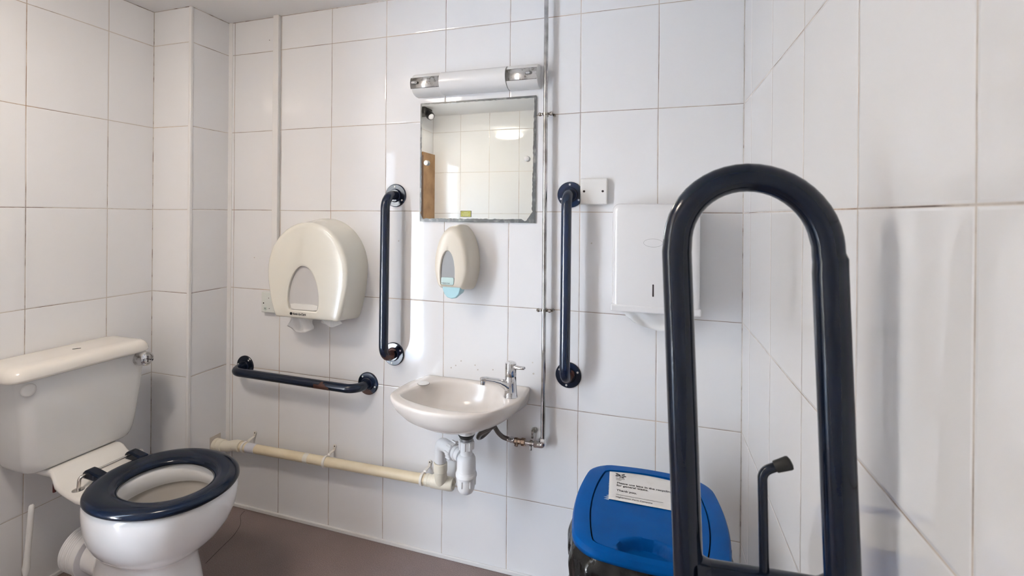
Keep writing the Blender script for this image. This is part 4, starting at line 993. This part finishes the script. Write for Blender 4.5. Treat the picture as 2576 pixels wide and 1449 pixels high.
# flap: shallow crowned panel with a finger scoop at the front edge
Fp = barrel(LXa+0.0412, LXb-0.0412, LYa+0.0142, LYb-0.0372, 0.020, 0.014, 0.008)
fcx, fcy = (LXa+LXb)/2, (LYa+0.0142+LYb-0.0372)/2
def flap_z(x, y):
    z = BZ + 0.003 + droop(y)
    g = (y-LYb)/(LYa-LYb)
    # recess just behind the front rim: a half-moon finger scoop
    dx = (x-fcx)/0.062; dy = (y-(LYa+0.013))/0.046
    r_ = math.sqrt(dx*dx+dy*dy)
    if r_ < 1.0: z -= 0.022*min(1, (1.0-r_)*7)
    return z - 0.002
bm = bmesh.new()
NX, NYg = 80, 90
# polar grid over the flap
rings_ = []
for k in range(41):
    s_ = 1-k/41
    P = [(fcx+(x-fcx)*s_, fcy+(y-fcy)*s_) for x, y in star(Fp, (fcx, fcy), 180)]
    rings_.append([(x, y, flap_z(x, y)) for x, y in P])
skirt = [(x, y, z-0.004) for x, y, z in rings_[0]]
loft(bm, [skirt]+rings_, False, True)
flap = finish('flap', bm, BLUEBIN, t, 0.9)
# bin body
bm = bmesh.new()
def body(z, i): return [(x, y, z) for x, y in barrel(LXa+i, LXb-i, LYa+i, LYb-i, 0.018, 0.014, 0.045)]
loft(bm, [body(0.0, 0.060), body(0.01, 0.052), body(0.50, 0.014), body(0.535, 0.012)], True, False)
finish('bin_body', bm, BLUEBIN, t, 0.8)
# liner folded over the rim, crumpled
bm = bmesh.new(); r = random.Random(11)
ph = [r.uniform(0, 6.28) for _ in range(12)]
rg = []
for j in range(34):
    f = j/33; z = 0.540 - 0.26*f
    ins = 0.004 if f < 0.05 else -0.004
    P = barrel(LXa+0.006+ins, LXb-0.006-ins, LYa+0.006+ins, LYb-0.006-ins, 0.020, 0.014, 0.045, 240)
    row = []
    for k, (x, y) in enumerate(P):
        a = 2*PI*k/240; amp = 0.003+0.012*min(1, f*2.2)
        w = math.sin(a*7+ph[0]+f*6)+0.7*math.sin(a*13+ph[1]-f*9)+0.5*math.sin(a*23+ph[2]+f*14)+0.5*math.sin(a*4+ph[3]+f*18)+0.35*math.sin(a*37+ph[4]-f*25)
        dn = amp*w*0.45 + 0.012*math.sin(min(1, f*1.6)*PI)
        L = math.hypot(x-fcx, y+0.41); q = 1+dn/L
        xx = fcx+(x-fcx)*q; yy = -0.41+(y+0.41)*q
        row.append((min(xx, RX-0.004), min(yy, -0.012), z + droop(y)*0.8*(1-f) + 0.004*math.sin(a*9+ph[5])*f))
    rg.append(row)
loft(bm, rg, False, False); finish('bin_liner', bm, LINER, t, 2)
# notice
nc = [(-0.3665, -0.2855), (-0.3560, -0.4200)]
NXA, NXB = -0.3625, -0.1800; NYT, NYB = -0.2895, -0.4180
bm = bmesh.new(); g = []
for j in range(13):
    row = []
    for i in range(19):
        x = NXA+(NXB-NXA)*i/18 + 0.008*(j/12); y = NYT+(NYB-NYT)*j/12 - (0.004*math.sin(PI*i/18))*(-1 if j < 4 else 1)*0
        y += 0.010*math.sin(PI*i/18)*(1-j/12)     # bowed top edge follows the flap
        y = min(y, LYb-0.0372+0.010)
        row.append(bm.verts.new((x, y, flap_z(x, y)+0.0016)))
    g.append(row)
for j in range(12):
    for i in range(18): bm.faces.new((g[j][i], g[j][i+1], g[j+1][i+1], g[j+1][i]))
notice = finish('notice', bm, NOTICE, t, 2); lab(notice, 'white printed paper notice'); md = notice.modifiers.new('s', 'SOLIDIFY'); md.thickness = 0.0004; md.offset = 1
def drape(me):
    for v in me.vertices: v.co.z = flap_z(v.co.x, v.co.y)+0.0026
    return me
xd, yd = V(1, 0.0, 0), V(0, 1, 0)
L_ = []
def tline(s, size, x, y, sx=0.9, bold=0.0): L_.append(drape(text_mesh(s, size, (x, y, 0.5), xd, yd, sx=sx, bold=bold)))
tline('National', 0.0068, -0.3440, -0.3205, 0.95); tline('Trust', 0.0068, -0.3440, -0.3270, 0.95)
tline('Please use bins in the recycling', 0.0112, -0.3400, -0.3440, 0.96, 0.0002)
tline('for general waste.', 0.0112, -0.3400, -0.3555, 0.96, 0.0002)
tline('Thank you.', 0.0115, -0.3390, -0.3780, 0.96, 0.0002)
tline('Highertown Farm Campsite', 0.0080, -0.3385, -0.4070, 0.95, 0.0001)
bm = bmesh.new(); box(bm, -0.3385, -0.2280, -0.3945, -0.3935, 0.5, 0.5001)
me_ = bpy.data.meshes.new('l'); bm.to_mesh(me_); bm.free(); L_.append(drape(me_))
# oak-leaf emblem: sprays of lobes either side of a stem
bm = bmesh.new()
def leaf(cx, cy, ang, ln, wd):
    ca, sa = math.cos(ang), math.sin(ang); P = []
    for k in range(20):
        a = 2*PI*k/20; u = ln*0.5*math.cos(a); v = wd*0.5*math.sin(a)*(1+0.25*math.cos(5*a))
        P.append(bm.verts.new((cx+ca*u-sa*v, cy+sa*u+ca*v, 0.5)))
    bm.faces.new(P)
ex0, ey0 = -0.3335, -0.3060
leaf(ex0-0.0070, ey0+0.0075, math.radians(155), 0.0135, 0.0055); leaf(ex0-0.0080, ey0-0.0005, math.radians(200), 0.0115, 0.0052)
leaf(ex0+0.0065, ey0+0.0085, math.radians(40), 0.0115, 0.0052); leaf(ex0+0.0100, ey0+0.0015, math.radians(5), 0.0110, 0.0050)
leaf(ex0+0.0055, ey0-0.0045, math.radians(-30), 0.0105, 0.0045); leaf(ex0-0.0018, ey0+0.0030, math.radians(100), 0.0100, 0.0035)
leaf(ex0-0.0005, ey0-0.0060, math.radians(80), 0.0090, 0.0018)
me_ = bpy.data.meshes.new('l'); bm.to_mesh(me_); bm.free(); L_.append(drape(me_))
text_obj('printed_text', L_, INK, notice)
# clear tape on the torn left edge
bm = bmesh.new(); r = random.Random(4)
for k in range(16):
    y = -0.300-0.118*k/15; w = r.uniform(0.0, 0.0012) + (r.uniform(0.003, 0.011) if k > 12 else 0)
    x = -0.3625+0.007*(k/15)
    vs = [bm.verts.new((x_, y_, flap_z(x_, y_)+0.0013)) for x_, y_ in ((x-w, y-0.002), (x+0.002, y-0.004), (x+0.002, y+0.004))]
    bm.faces.new(vs)
finish('torn_edge', bm, mat('torn_paper', (0.50, 0.60, 0.72), 0.6), notice)
